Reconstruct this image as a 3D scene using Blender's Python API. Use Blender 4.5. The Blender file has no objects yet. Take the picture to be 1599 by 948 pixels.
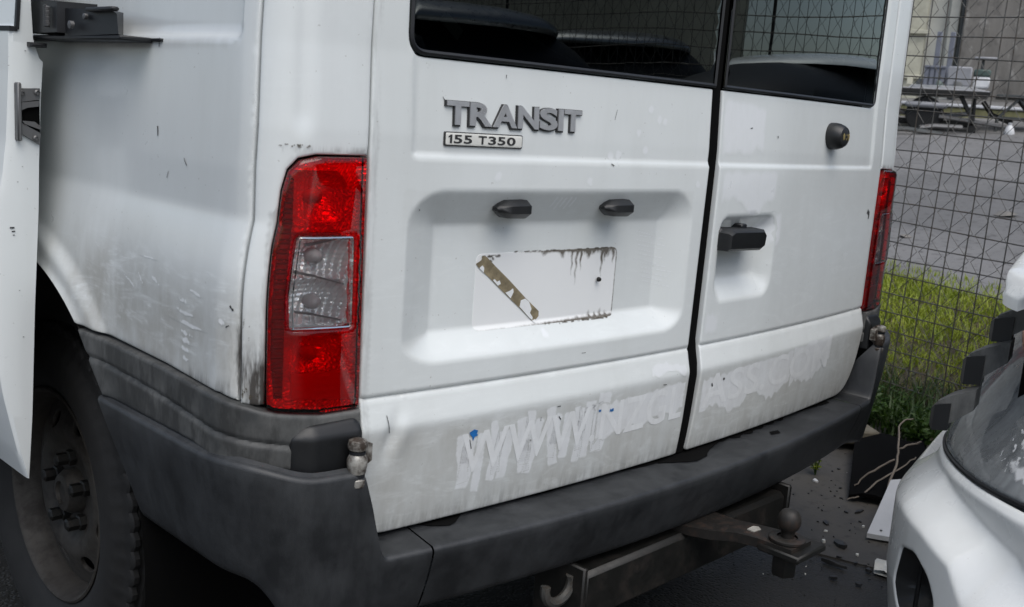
import bpy, bmesh, math, random
import numpy as np
from mathutils import Vector, Matrix
from mathutils.geometry import delaunay_2d_cdt

S = bpy.context.scene
COL = S.collection
R_ = math.radians

# ---- camera
cam_d = bpy.data.cameras.new('camera'); cam = bpy.data.objects.new('camera', cam_d); COL.objects.link(cam)
cam.matrix_world = Matrix(((0.700414, 0.081419, -0.709078, -1.666486),(-0.710231, 0.177854, -0.681131, -1.087855),(0.070656, 0.980683, 0.182398, 1.147132), (0, 0, 0, 1)))
cam_d.sensor_width = 36.0; cam_d.lens = 36.02; cam_d.clip_start = .05; cam_d.clip_end = 600
cam_d.dof.use_dof = True; cam_d.dof.focus_distance = 2.0; cam_d.dof.aperture_fstop = 11
S.camera = cam

# ---- sky: pale, overcast daylight
SUN_EL, SUN_AZ = 60, 207                                    # degrees; azimuth clockwise from +Y
w = bpy.data.worlds.new('World'); S.world = w; w.use_nodes = True
nt = w.node_tree; nt.nodes.clear()
sky = nt.nodes.new('ShaderNodeTexSky'); sky.sky_type = 'NISHITA'; sky.sun_disc = False
sky.sun_elevation = R_(SUN_EL); sky.sun_rotation = R_(SUN_AZ); sky.air_density = 1.0; sky.dust_density = 2.5
hs = nt.nodes.new('ShaderNodeHueSaturation'); hs.inputs['Saturation'].default_value = .80
bg = nt.nodes.new('ShaderNodeBackground'); bg.inputs['Strength'].default_value = .085
wo = nt.nodes.new('ShaderNodeOutputWorld')
nt.links.new(sky.outputs[0], hs.inputs['Color']); nt.links.new(hs.outputs[0], bg.inputs['Color']); nt.links.new(bg.outputs[0], wo.inputs['Surface'])
# ---- sun behind thick cloud
sun_d = bpy.data.lights.new('sun', 'SUN'); sun_d.energy = 1.3; sun_d.angle = R_(60); sun_d.color = (1, .985, .96)
sun = bpy.data.objects.new('sun', sun_d); COL.objects.link(sun)
_az, _el = R_(SUN_AZ), R_(SUN_EL)
sun.rotation_euler = Vector((math.sin(_az) * math.cos(_el), math.cos(_az) * math.cos(_el), math.sin(_el))).to_track_quat('Z', 'Y').to_euler()
S.view_settings.view_transform = 'Standard'; S.view_settings.look = 'None'; S.view_settings.gamma = 1
S.view_settings.exposure = 0.85
# ---- van body surfaces: rear face y(x, z) and the side/corner shell (s, z) -> (x, y, z)
XC = .865                                                   # where the rear face turns into the corner
LC = .135                                                   # developed length of the corner curve
def sstep(t):
    t = np.clip(t, 0., 1.)
    return t * t * (3 - 2 * t)
def rear_y(x, z):
    return .0726 * x * x + .05 * np.clip(z - 1.107, 0, .113)
def side_w(z):                                              # half width of the body at height z
    z = np.asarray(z, float)
    w = .948 + .018 * (1 - (1 - np.clip((.984 - z) / .14, 0, 1)) ** 2)
    return w - .045 * np.maximum(0, z - 1.05)
def body_pt(s, z):                                          # s < 0: rear face, 0..LC: corner, > LC: side going forward
    s = np.asarray(s, float); z = np.asarray(z, float)
    w = side_w(z)
    y0 = rear_y(XC, z); m = .1256
    cx, cy = -w, y0 + m * (w - XC)
    p1y = y0 + .088
    t = np.clip(s / LC, 0, 1)
    bx = (1 - t) ** 2 * -XC + 2 * t * (1 - t) * cx + t * t * -w
    by = (1 - t) ** 2 * y0 + 2 * t * (1 - t) * cy + t * t * p1y
    xr = -XC - s
    x = np.where(s < 0, xr, bx)
    y = np.where(s < 0, rear_y(xr, z), np.where(s > LC, p1y + (s - LC), by))
    return np.stack([x, y, z + 0 * s], -1)
# ---- the parked car: its front corner as a shell (s, z); s runs from the flank (0) round the corner to the nose
CAR_O = np.array([-.106, -.386]); CAR_A = np.array([.978, .208]); CAR_B = np.array([.208, -.978])
RL, RT = .50, .50                                           # corner depth along and across the car
def crease_low(s): return np.interp(s, [.1, .221, .339, .435, .481, .7], [.468, .478, .472, .452, .398, .32])
def crease_high(s): return np.interp(s, [.1, .229, .364, .492, .561, .75], [.556, .554, .529, .499, .439, .36])
def car_off(z, s=.1):                                       # how far the skin leans back with height
    z = np.asarray(z, float); c0, c1 = crease_low(s), crease_high(s)
    u = np.clip((z - c0) / (c1 - c0), 0, 1); u = .45 * u + .55 * sstep(u)
    back = .62 * np.maximum(0, z - .56) + .035 * u - .012 * np.clip((z - c1) / .05, 0, 1) * np.clip((s - .15) / .2, 0, 1) + .25 * np.maximum(0, .34 - z)
    tuck = .44 * np.maximum(0, z - .56) + .06 * u + .10 * np.maximum(0, .34 - z)
    return back, tuck
def car_pt(s, z):
    s = np.asarray(s, float); z = np.asarray(z, float)
    th = np.clip(s / .8, 0, 1) * np.pi / 2
    n = 2 / 2.3
    t = RT * (1 - np.clip(np.cos(th), 0, 1) ** n) + np.maximum(0, s - .8)
    r = RL * (1 - np.clip(np.sin(th), 0, 1) ** n)
    r = r - .10 * sstep(np.maximum(0, s - .3) / 1.1) + np.maximum(0, -s)
    b, k = car_off(z, s)
    t = t + k; r = r + b
    x = CAR_O[0] + t * CAR_B[0] + r * CAR_A[0]
    y = CAR_O[1] + t * CAR_B[1] + r * CAR_A[1]
    return np.stack([x, y, z + 0 * s], -1)
# ---- object bookkeeping
def link(name, me, mat=None, parent=None):
    o = bpy.data.objects.new(name, me); COL.objects.link(o)
    if mat is not None and me is not None: me.materials.append(mat)
    if parent is not None: o.parent = parent
    return o
def thing(name, label, cat, group=None):
    o = bpy.data.objects.new(name, None); COL.objects.link(o); o.empty_display_size = .1
    o['label'] = label; o['category'] = cat
    if group: o['group'] = group
    return o
def tag(o, label, cat, group=None):
    o['label'] = label; o['category'] = cat
    if group: o['group'] = group
    return o
def kind(o, k): o['kind'] = k; return o
def place_root(root, loc):                                  # put a thing's Empty at its base without moving its parts
    root.location = loc
    for c in root.children: c.matrix_parent_inverse = Matrix.Translation(-Vector(loc))
def mesh_of(name, V, F, smooth=40):
    me = bpy.data.meshes.new(name)
    me.from_pydata([tuple(v) for v in np.asarray(V, float)], [], [tuple(int(i) for i in f) for f in F])
    me.update()
    if smooth:
        me.polygons.foreach_set('use_smooth', [True] * len(me.polygons))
        if smooth < 179: me.set_sharp_from_angle(angle=R_(smooth))
    return me
class MB:
    """collects shapes into one mesh"""
    def __init__(s): s.V = []; s.F = []; s.n = 0
    def add(s, V, F):
        V = np.asarray(V, float).reshape(-1, 3); s.V.append(V)
        s.F += [tuple(i + s.n for i in f) for f in F]; s.n += len(V); return s
    def build(s, name, mat, parent=None, smooth=40):
        return link(name, mesh_of(name, np.concatenate(s.V), s.F, smooth), mat, parent)
def hull(P):
    bm = bmesh.new()
    vs = [bm.verts.new(tuple(p)) for p in P]
    r = bmesh.ops.convex_hull(bm, input=vs)
    dead = [e for e in r['geom_interior'] if isinstance(e, bmesh.types.BMVert)]
    if dead: bmesh.ops.delete(bm, geom=dead, context='VERTS')
    bmesh.ops.dissolve_limit(bm, angle_limit=R_(1), verts=bm.verts, edges=bm.edges)
    bmesh.ops.recalc_face_normals(bm, faces=bm.faces)
    bm.verts.index_update()
    V = [tuple(v.co) for v in bm.verts]; F = [[v.index for v in f.verts] for f in bm.faces]
    bm.free(); return V, F
def box(c, size, bev=.002, M=None):
    hx, hy, hz = np.array(size) / 2.; b = min(bev, hx * .9, hy * .9, hz * .9)
    P = []
    for sx in (-1, 1):
        for sy in (-1, 1):
            for sz in (-1, 1):
                P += [(sx * (hx - b), sy * hy - sy * b, sz * hz), (sx * (hx - b), sy * hy, sz * (hz - b)), (sx * hx, sy * (hy - b), sz * (hz - b))] if b > 0 else [(sx * hx, sy * hy, sz * hz)]
    P = np.array(P)
    if M is not None: P = P @ np.asarray(M, float).T
    return hull(P + np.array(c))
def rotz(a): c, s = math.cos(a), math.sin(a); return np.array([[c, -s, 0], [s, c, 0], [0, 0, 1.]])
def rotx(a): c, s = math.cos(a), math.sin(a); return np.array([[1, 0, 0], [0, c, -s], [0, s, c.real]])
def roty(a): c, s = math.cos(a), math.sin(a); return np.array([[c, 0, s], [0, 1, 0], [-s, 0, c]])
def tube(P, r, n=8, cap=True):
    P = np.asarray(P, float); rr = np.broadcast_to(np.asarray(r, float), (len(P),))
    T = np.gradient(P, axis=0); T /= np.linalg.norm(T, axis=1)[:, None] + 1e-12
    a = np.array([0, 0, 1.]) if abs(T[0][2]) < .9 else np.array([1., 0, 0])
    V = []
    for i in range(len(P)):
        u = a - T[i] * (a @ T[i]); u /= np.linalg.norm(u); a = u; v = np.cross(T[i], u)
        for k in range(n):
            t = 2 * math.pi * k / n; V.append(P[i] + rr[i] * (math.cos(t) * u + math.sin(t) * v))
    F = []
    for i in range(len(P) - 1):
        for k in range(n):
            k2 = (k + 1) % n; F.append((i * n + k, i * n + k2, (i + 1) * n + k2, (i + 1) * n + k))
    if cap: F.append(tuple(range(n - 1, -1, -1))); F.append(tuple((len(P) - 1) * n + k for k in range(n)))
    return V, F
def frame(d):
    d = np.asarray(d, float); d = d / np.linalg.norm(d)
    a = np.array([0, 0, 1.]) if abs(d[2]) < .9 else np.array([1., 0, 0])
    u = np.cross(a, d); u /= np.linalg.norm(u); return u, np.cross(d, u), d
def lathe(prof, o, d, n=32, cap=True):                      # prof: (radius, height along d)
    u, v, d = frame(d); o = np.asarray(o, float); V = []
    for (r, h) in prof:
        for k in range(n):
            t = 2 * math.pi * k / n; V.append(o + d * h + r * (math.cos(t) * u + math.sin(t) * v))
    F = []
    for i in range(len(prof) - 1):
        for k in range(n):
            k2 = (k + 1) % n; F.append((i * n + k, i * n + k2, (i + 1) * n + k2, (i + 1) * n + k))
    if cap: F.append(tuple(range(n - 1, -1, -1))); F.append(tuple((len(prof) - 1) * n + k for k in range(n)))
    return V, F
def extrude(poly, place, d0, d1):                           # poly of (a, b); place(a, b, d) -> point
    n = len(poly)
    V = [place(a, b, d0) for a, b in poly] + [place(a, b, d1) for a, b in poly]
    F = [(i, (i + 1) % n, n + (i + 1) % n, n + i) for i in range(n)]
    bm = bmesh.new(); vs = [bm.verts.new(tuple(v)) for v in V]
    bm.faces.new(vs[:n]); bm.faces.new(vs[n:])
    for f in F: bm.faces.new([vs[i] for i in f])
    bmesh.ops.recalc_face_normals(bm, faces=bm.faces)
    bmesh.ops.triangulate(bm, faces=[f for f in bm.faces if len(f.verts) > 4])
    bm.verts.index_update()
    V = [tuple(v.co) for v in bm.verts]; F = [[v.index for v in f.verts] for f in bm.faces]; bm.free()
    return V, F
def rnd_poly(P, r, n=6):                                    # round the corners of a polygon; r a number or one per corner
    out = []; N = len(P); P = [np.array(p, float) for p in P]
    for i in range(N):
        p0, p, p1 = P[i - 1], P[i], P[(i + 1) % N]; rr = r[i] if hasattr(r, '__len__') else r
        a = p0 - p; b = p1 - p; la, lb = np.linalg.norm(a), np.linalg.norm(b)
        if rr <= 0: out.append(p); continue
        k = min(rr, la * .48, lb * .48)
        q0, q1 = p + a / la * k, p + b / lb * k
        for j in range(n + 1):
            t = j / n; out.append((1 - t) ** 2 * q0 + 2 * t * (1 - t) * p + t * t * q1)
    return np.array(out)
def resample(P, res):
    P = np.asarray(P, float); out = []
    for i in range(len(P)):
        a, b = P[i], P[(i + 1) % len(P)]; d = np.linalg.norm(b - a)
        if d < 1e-7: continue
        k = max(1, int(math.ceil(d / res)))
        out += [a + (b - a) * j / k for j in range(k)]
    return np.array(out)
def inside(P, Q):
    P = np.asarray(P); x, y = P[:, 0], P[:, 1]; c = np.zeros(len(P), bool); n = len(Q)
    for i in range(n):
        x0, y0 = Q[i]; x1, y1 = Q[(i + 1) % n]
        if y0 == y1: continue
        m = ((y0 > y) != (y1 > y)) & (x < (x1 - x0) * (y - y0) / (y1 - y0) + x0); c ^= m
    return c
def dist_to(P, Q):
    P = np.asarray(P, float); d = np.full(len(P), 1e9)
    for i in range(len(Q)):
        a, b = Q[i], Q[(i + 1) % len(Q)]; ab = b - a; L = ab @ ab + 1e-18
        t = np.clip(((P - a) @ ab) / L, 0, 1)
        d = np.minimum(d, np.linalg.norm(P - a - t[:, None] * ab, axis=1))
    return d
def area2(Q): x, y = Q[:, 0], Q[:, 1]; return np.sum(x * np.roll(y, -1) - y * np.roll(x, -1))
def sheet(name, outline, surf, mat, parent=None, h=None, res=.008, thick=.012, edge=.003, flip=False, holes=(), rows=(), cols=(), off=0., attrs=None, smooth=38, mirror=False):
    """a panel: the outline (a, b) filled with a fine grid, lifted onto surf(a, b) + height h along the normal, with rounded rim and thickness"""
    loops = [resample(o, res) for o in [outline] + list(holes)]
    for i, L in enumerate(loops):
        if (area2(L) > 0) != (i == 0): loops[i] = L[::-1]
    lo, hi = loops[0].min(0), loops[0].max(0)
    gx = np.arange(lo[0] + res * .5, hi[0], res); gy = np.arange(lo[1] + res * .5, hi[1], res * .9)
    X, Y = np.meshgrid(gx, gy); X = X + (np.arange(len(gy)) % 2)[:, None] * res * .5
    G = np.stack([X.ravel(), Y.ravel()], 1)
    ex = [np.stack([np.arange(lo[0], hi[0], res), np.full(len(np.arange(lo[0], hi[0], res)), b)], 1) for b in rows]
    ex += [np.stack([np.full(len(np.arange(lo[1], hi[1], res)), a), np.arange(lo[1], hi[1], res)], 1) for a in cols]
    if ex:
        E = np.concatenate(ex)
        keep = np.ones(len(G), bool)
        for b in rows: keep &= abs(G[:, 1] - b) > res * .35
        for a in cols: keep &= abs(G[:, 0] - a) > res * .35
        G = np.concatenate([G[keep], E])
    ok = inside(G, loops[0])
    for L in loops[1:]: ok &= ~inside(G, L)
    G = G[ok]
    dd = np.min([dist_to(G, L) for L in loops], axis=0)
    G = G[dd > max(res * .45, edge * 1.25)]
    rings = []
    if edge > 0:
        for L in loops:
            nx = np.roll(L, -1, 0) - np.roll(L, 1, 0); nn = np.stack([-nx[:, 1], nx[:, 0]], 1); nn /= np.linalg.norm(nn, axis=1)[:, None] + 1e-12
            for k in (.12, .42, 1.0): rings.append(L + nn * edge * k)
        Rg = np.concatenate(rings); ok = inside(Rg, loops[0])
        for L in loops[1:]: ok &= ~inside(Rg, L)
        Rg = Rg[ok]; dr = np.min([dist_to(Rg, L) for L in loops], axis=0); Rg = Rg[dr > edge * .08]
        G = np.concatenate([G, Rg])
    pts = []; faces = []; n0 = 0
    for L in loops: faces.append(list(range(n0, n0 + len(L)))); n0 += len(L)
    A = np.concatenate(loops + [G])
    vo, eo, fo, vi, ei, fi = delaunay_2d_cdt([Vector(p) for p in A], [], faces, 1, 1e-6)
    A = np.array([tuple(v) for v in vo])
    F = np.array([tuple(f) for f in fo if len(f) == 3])
    if len(loops) > 1:
        c = A[F].mean(1); ok = np.ones(len(F), bool)
        for L in loops[1:]: ok &= ~inside(c, L)
        F = F[ok]
    d = np.min([dist_to(A, L) for L in loops], axis=0)
    drop = np.where(d < edge, edge - np.sqrt(np.maximum(0, edge ** 2 - (edge - np.minimum(d, edge)) ** 2)), 0) if edge > 0 else 0 * d
    P = surf(A[:, 0], A[:, 1]); e = 1e-4
    da = surf(A[:, 0] + e, A[:, 1]) - surf(A[:, 0] - e, A[:, 1]); db = surf(A[:, 0], A[:, 1] + e) - surf(A[:, 0], A[:, 1] - e)
    N = np.cross(da, db); N /= np.linalg.norm(N, axis=1)[:, None]
    if flip: N = -N
    H = off - drop + (h(A[:, 0], A[:, 1]) if h is not None else 0)
    P = P + N * H[:, None]
    tri = [tuple(f[::-1]) if flip else tuple(f) for f in F]
    cnt = {}
    for f in tri:
        for i in range(3): cnt[(f[i], f[(i + 1) % 3])] = 1
    be = [k for k in cnt if (k[1], k[0]) not in cnt]
    V = [P]; used = {}
    if thick > 0:
        bv = sorted(set(i for k in be for i in k)); used = {v: len(P) + j for j, v in enumerate(bv)}
        V.append(P[bv] - N[bv] * thick)
        tri += [(b, a, used[a], used[b]) for a, b in be]
    V = np.concatenate(V)
    if mirror: V = V * np.array([-1, 1, 1]); tri = [f[::-1] for f in tri]
    me = mesh_of(name, V, tri, smooth)
    if attrs:
        for k, fn in attrs.items():
            at = me.attributes.new(k, 'FLOAT', 'POINT'); val = np.zeros(len(V)); val[:len(P)] = fn(A[:, 0], A[:, 1])
            at.data.foreach_set('value', val.astype(np.float32))
    return link(name, me, mat, parent)
def text_mesh(txt, size, offset=0., extrude=0., bevel=0., shear=0., spacing=1., res=6):
    cu = bpy.data.curves.new('text', 'FONT'); cu.body = txt; cu.size = size; cu.offset = offset; cu.extrude = extrude
    cu.bevel_depth = bevel; cu.bevel_resolution = 1; cu.shear = shear; cu.space_character = spacing; cu.resolution_u = res; cu.fill_mode = 'BOTH' if extrude else 'FRONT'
    o = bpy.data.objects.new('text', cu); COL.objects.link(o)
    dg = bpy.context.evaluated_depsgraph_get(); dg.update()
    me = o.evaluated_get(dg).to_mesh()
    V = np.array([tuple(v.co) for v in me.vertices]); F = [tuple(p.vertices) for p in me.polygons]
    o.evaluated_get(dg).to_mesh_clear()
    bpy.data.objects.remove(o); bpy.data.curves.remove(cu)
    return V, F
def fine(V, F, maxlen):                                     # split long edges so a flat print follows a curved panel
    bm = bmesh.new(); vs = [bm.verts.new(tuple(v)) for v in V]
    for f in F:
        try: bm.faces.new([vs[i] for i in f])
        except ValueError: pass
    bmesh.ops.triangulate(bm, faces=bm.faces)
    for _ in range(6):
        E = [e for e in bm.edges if e.calc_length() > maxlen]
        if not E: break
        bmesh.ops.subdivide_edges(bm, edges=E, cuts=1); bmesh.ops.triangulate(bm, faces=[f for f in bm.faces if len(f.verts) > 3])
    bm.verts.index_update()
    V = np.array([tuple(v.co) for v in bm.verts]); F = [tuple(v.index for v in f.verts) for f in bm.faces]; bm.free(); return V, F

# ---- materials
class NT:
    def __init__(s, name):
        s.m = bpy.data.materials.new(name); s.m.use_nodes = True; s.t = s.m.node_tree; s.t.nodes.clear()
        s.out = s.n('ShaderNodeOutputMaterial')
    def n(s, t, **k):
        q = s.t.nodes.new(t)
        for a, v in k.items(): setattr(q, a, v)
        return q
    def l(s, a, b): s.t.links.new(a, b)
    def setv(s, sock, v):
        if isinstance(v, bpy.types.NodeSocket): s.l(v, sock)
        elif hasattr(v, '__len__') and len(v) == 3 and sock.type == 'RGBA': sock.default_value = (*v, 1)
        else: sock.default_value = v
    def coord(s, scale=(1, 1, 1), rot=(0, 0, 0)):
        c = s.n('ShaderNodeTexCoord'); mp = s.n('ShaderNodeMapping'); mp.inputs['Scale'].default_value = scale; mp.inputs['Rotation'].default_value = rot
        s.l(c.outputs['Object'], mp.inputs['Vector']); return mp.outputs[0]
    def noise(s, scale, detail=4, rough=.55, dist=0., vec=None, sc=(1, 1, 1), rot=(0, 0, 0)):
        q = s.n('ShaderNodeTexNoise'); q.inputs['Scale'].default_value = scale; q.inputs['Detail'].default_value = detail
        q.inputs['Roughness'].default_value = rough; q.inputs['Distortion'].default_value = dist
        s.l(vec if vec is not None else s.coord(sc, rot), q.inputs['Vector']); return q.outputs['Fac']
    def ramp(s, v, a, b, lo=0., hi=1.):
        q = s.n('ShaderNodeMapRange'); q.clamp = True
        s.setv(q.inputs['Value'], v); s.setv(q.inputs['From Min'], a); s.setv(q.inputs['From Max'], b); q.inputs['To Min'].default_value = lo; q.inputs['To Max'].default_value = hi
        return q.outputs[0]
    def math(s, op, a, b=0.):
        q = s.n('ShaderNodeMath', operation=op); s.setv(q.inputs[0], a); s.setv(q.inputs[1], b); return q.outputs[0]
    def mix(s, f, a, b):
        q = s.n('ShaderNodeMix', data_type='RGBA'); s.setv(q.inputs[0], f); s.setv(q.inputs[6], a); s.setv(q.inputs[7], b); return q.outputs[2]
    def attr(s, name):
        q = s.n('ShaderNodeAttribute', attribute_name=name); return q.outputs['Fac']
    def bump(s, hgt, strength=.3, dist=.002):
        q = s.n('ShaderNodeBump'); q.inputs['Strength'].default_value = strength; q.inputs['Distance'].default_value = dist; s.l(hgt, q.inputs['Height']); return q.outputs[0]
    def princ(s, base, rough=.5, metal=0., normal=None, coat=0., coat_rough=.1, spec=.5):
        p = s.n('ShaderNodeBsdfPrincipled')
        s.setv(p.inputs['Base Color'], base); s.setv(p.inputs['Roughness'], rough); s.setv(p.inputs['Metallic'], metal)
        s.setv(p.inputs['Coat Weight'], coat); s.setv(p.inputs['Coat Roughness'], coat_rough); s.setv(p.inputs['Specular IOR Level'], spec)
        if normal is not None: s.l(normal, p.inputs['Normal'])
        s.l(p.outputs[0], s.out.inputs[0]); return p
def paint(name, col, grime=(.25, .225, .18), rough=.30, coat=.5, speck=1., mark=None):
    k = NT(name)
    a = k.attr('dirt'); wipe = k.attr('wipe'); soot = k.attr('soot'); film_shade = k.attr('film')
    n1 = k.noise(7, 6, .62); n2 = k.noise(26, 5, .65, sc=(1, 1, .35)); n3 = k.noise(2.2, 4, .6)
    film = k.math('MULTIPLY', a, k.ramp(k.math('ADD', k.math('MULTIPLY', n1, .6), k.math('MULTIPLY', n2, .4)), .32, .66))
    n6 = k.noise(5, 5, .65, sc=(2.2, 2.2, .22))
    base = k.mix(k.ramp(n3, .3, .75), col, tuple(c * f for c, f in zip(col, (.93, .94, .935))))
    base = k.mix(k.ramp(n6, .50, .72, 0, .35), base, tuple(c * f for c, f in zip(col, (.86, .86, .845))))
    base = k.mix(k.math('MULTIPLY', film_shade, k.ramp(n2, .25, .75, .7, 1.)), base, tuple(c * f for c, f in zip(col, (.70, .70, .695))))  # this mask carries dirt film and painted shade together
    base = k.mix(k.math('MULTIPLY', film, .75), base, grime)
    sw = k.noise(9, 3, .5, dist=2.2, sc=(1, 1.0, 3.2)); sw2 = k.noise(34, 4, .7, dist=1.2, sc=(1, .6, 4))
    clean = k.math('MULTIPLY', wipe, k.math('MULTIPLY', k.ramp(sw, .50, .66), k.ramp(sw2, .34, .74, 0, .7)))
    base = k.mix(clean, base, tuple(min(.86, c * 1.06) for c in col))
    st = k.noise(60, 5, .7, sc=(1, 1, .12)); dark = k.math('MULTIPLY', soot, k.ramp(st, .42, .62))
    base = k.mix(dark, base, (.05, .045, .04))
    fs = k.noise(160, 2, .5); fl = k.math('MULTIPLY', k.ramp(fs, .735, .76), .35 * speck)
    base = k.mix(fl, base, (.22, .20, .17))
    if mark:
        n5 = k.noise(80, 5, .7, sc=(1, 1, .4)); f5 = k.math('MULTIPLY', k.ramp(k.math('ADD', k.attr('soft'), k.math('MULTIPLY', k.math('SUBTRACT', n5, .5), .7)), .0, .7), k.ramp(n5, .3, .6, mark[1] * .7, mark[1]))
        base = k.mix(f5, base, mark[0])
    r = k.math('ADD', k.ramp(n1, .25, .8, rough - .05, rough + .1), k.math('MULTIPLY', film, .3))
    k.princ(base, r, 0, k.bump(k.noise(300, 2, .5), .02, .0005), coat, .12)
    return k.m
def plastic(name, col, rough=.55, fade=(.16, .165, .165), amt=.5, grain=.12):
    k = NT(name); a = k.attr('dirt')
    n1 = k.noise(9, 6, .65); n2 = k.noise(30, 5, .7, sc=(1, 1, .3))
    f = k.math('MULTIPLY', k.ramp(k.math('ADD', k.math('MULTIPLY', n1, .55), k.math('MULTIPLY', n2, .45)), .40, .68), amt)
    base = k.mix(f, col, fade)
    base = k.mix(k.math('MULTIPLY', a, k.ramp(n2, .40, .56)), base, tuple(c * .35 for c in col))
    k.princ(base, k.ramp(n1, .3, .7, rough - .08, rough + .1), 0, k.bump(k.noise(650, 3, .6), grain, .0006)); return k.m
def metal(name, col, rough=.45, rust=0., rustcol=(.16, .07, .03), m=1.):
    k = NT(name); n1 = k.noise(22, 6, .68); n2 = k.noise(90, 4, .7)
    f = k.ramp(k.math('ADD', n1, k.math('MULTIPLY', n2, .3)), .78 - .45 * rust, .95 - .45 * rust) if rust else 0.
    k.princ(k.mix(f, col, rustcol) if rust else col, k.ramp(n1, .3, .7, rough - .08, rough + .15), k.math('SUBTRACT', m, k.math('MULTIPLY', f, m)) if rust else m, k.bump(n2, .15, .001)); return k.m
def simple(name, col, rough=.6, var=.25, scale=12, bumpv=.1, coat=0.):
    k = NT(name); n1 = k.noise(scale, 5, .65)
    k.princ(k.mix(k.ramp(n1, .3, .7), tuple(c * (1 - var) for c in col), tuple(min(1, c * (1 + var)) for c in col)), rough, 0, k.bump(k.noise(scale * 14, 3, .6), bumpv, .001), coat); return k.m
def soft_mark(name, col, amt, edge, coat=.5, rough=.32):                          # a thin film whose rim and body break up into what lies below
    k = NT(name); n1 = k.noise(70, 5, .7, sc=(1, 1, .45)); n2 = k.noise(16, 4, .6)
    a = k.math('MULTIPLY', k.ramp(k.math('ADD', k.math('MULTIPLY', n1, .5), k.math('MULTIPLY', n2, .5)), .34, .54, .45, 1.), amt)
    if edge: a = k.math('MULTIPLY', a, k.ramp(k.math('ADD', k.attr('soft'), k.math('MULTIPLY', k.math('SUBTRACT', n1, .5), .9)), .0, .8))
    p = k.princ(col, rough, 0, None, coat, .12); t = k.n('ShaderNodeBsdfTransparent'); mx = k.n('ShaderNodeMixShader')
    k.l(a, mx.inputs[0]); k.l(t.outputs[0], mx.inputs[1]); k.l(p.outputs[0], mx.inputs[2]); k.l(mx.outputs[0], k.out.inputs[0]); return k.m
M = {}
M['white'] = paint('white_paint', (.685, .715, .715))
M['door_white'] = paint('door_white_paint', (.69, .72, .715), speck=1.2)
M['car_white'] = paint('car_white_paint', (.76, .775, .77), rough=.25, coat=.6, speck=.5)
M['bare_white'] = simple('scraped_paint', (.72, .735, .735), .4, .04, 30)
DW = (.69, .72, .715)
M['wiped'] = paint('wiped_paint_strokes', DW, mark=((.745, .765, .785), .62))
M['side_wiped'] = paint('wiped_side_paint', (.685, .715, .715), mark=((.76, .78, .79), .8))
M['ghost'] = paint('ghost_lettering', DW, mark=((.82, .84, .855), .62))
M['glue'] = simple('old_tape_glue', (.20, .165, .10), .8, .45, 60, .3)
M['grime'] = soft_mark('grime_line', (.085, .072, .052), .85, True, 0, .8)
M['lipdark'] = simple('dark_lip', (.06, .055, .05), .7, .4, 40, .1)
M['scratch'] = simple('dark_scratch', (.045, .045, .045), .6, .4, 60)
M['blue'] = simple('blue_vinyl_scrap', (.01, .12, .36), .4, .2, 40)
M['bumper'] = plastic('bumper_plastic', (.0125, .0138, .0155), .48, (.044, .047, .050), .85, .45)
M['trim'] = plastic('faded_trim_plastic', (.036, .038, .038), .58, (.15, .15, .143), .95)
M['black'] = plastic('black_plastic', (.006, .0065, .0072), .42, (.011, .012, .013), .3, .06)
M['rubber'] = simple('black_rubber', (.007, .008, .010), .5, .25, 20, .05)
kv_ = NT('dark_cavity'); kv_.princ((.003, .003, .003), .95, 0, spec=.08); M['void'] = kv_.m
M['tyre'] = simple('tyre_rubber', (.007, .007, .007), .75, .4, 18, .3)
M['rim'] = metal('dirty_steel_rim', (.038, .034, .029), .65, .4, (.016, .013, .010), .2)
M['steel'] = metal('worn_steel', (.16, .16, .16), .5, .25, (.06, .04, .03), .7)
M['dark_steel'] = metal('dark_steel', (.0075, .0075, .0065), .5, .3, (.012, .009, .007), .2)
M['rust'] = metal('rusty_steel', (.011, .0095, .008), .55, .30, (.030, .016, .010), .1)
M['chrome'] = metal('bright_metal', (.8, .8, .79), .12)
M['hinge'] = metal('chipped_painted_hinge', (.34, .33, .30), .45, .62, (.035, .025, .018), .3)
M['badge'] = metal('badge_silver', (.50, .51, .52), .33, 0, m=.6)
M['plate'] = simple('badge_plate', (.62, .62, .58), .35, .1, 30)
M['ink'] = simple('black_print', (.02, .02, .02), .5, .1)
M['brass'] = metal('yellow_metal', (.62, .50, .22), .4)
def glass_mat(name, tint, wob=.0, gain=1.):              # gain 1.9: both faces of a pane reflect
    k = NT(name)
    fr = k.n('ShaderNodeFresnel'); fr.inputs['IOR'].default_value = 1.52
    g = k.n('ShaderNodeBsdfGlossy'); g.inputs['Roughness'].default_value = .012; g.inputs['Color'].default_value = (.92, 1, .98, 1)
    t = k.n('ShaderNodeBsdfTransparent'); t.inputs['Color'].default_value = (*tint, 1)
    if wob:
        b = k.bump(k.noise(5.5, 2, .5), wob, .01); k.l(b, g.inputs['Normal']); k.l(b, fr.inputs['Normal'])
    mx = k.n('ShaderNodeMixShader'); k.l(k.math('MINIMUM', k.math('MULTIPLY', fr.outputs[0], gain), 1.), mx.inputs[0]); k.l(t.outputs[0], mx.inputs[1]); k.l(g.outputs[0], mx.inputs[2]); k.l(mx.outputs[0], k.out.inputs[0])
    return k.m
M['glass'] = glass_mat('tinted_glass', (.05, .065, .062), .012, 1.55)
M['red_lens'] = glass_mat('red_lens', (.97, .020, .034))
M['clear_lens'] = glass_mat('clear_lens', (.93, .93, .92))
k_ = NT('hazy_headlamp_lens'); fr_ = k_.n('ShaderNodeFresnel'); fr_.inputs['IOR'].default_value = 1.5
g_ = k_.n('ShaderNodeBsdfGlossy'); g_.inputs['Roughness'].default_value = .06; t_ = k_.n('ShaderNodeBsdfTransparent'); t_.inputs['Color'].default_value = (.62, .65, .65, 1)
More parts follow.
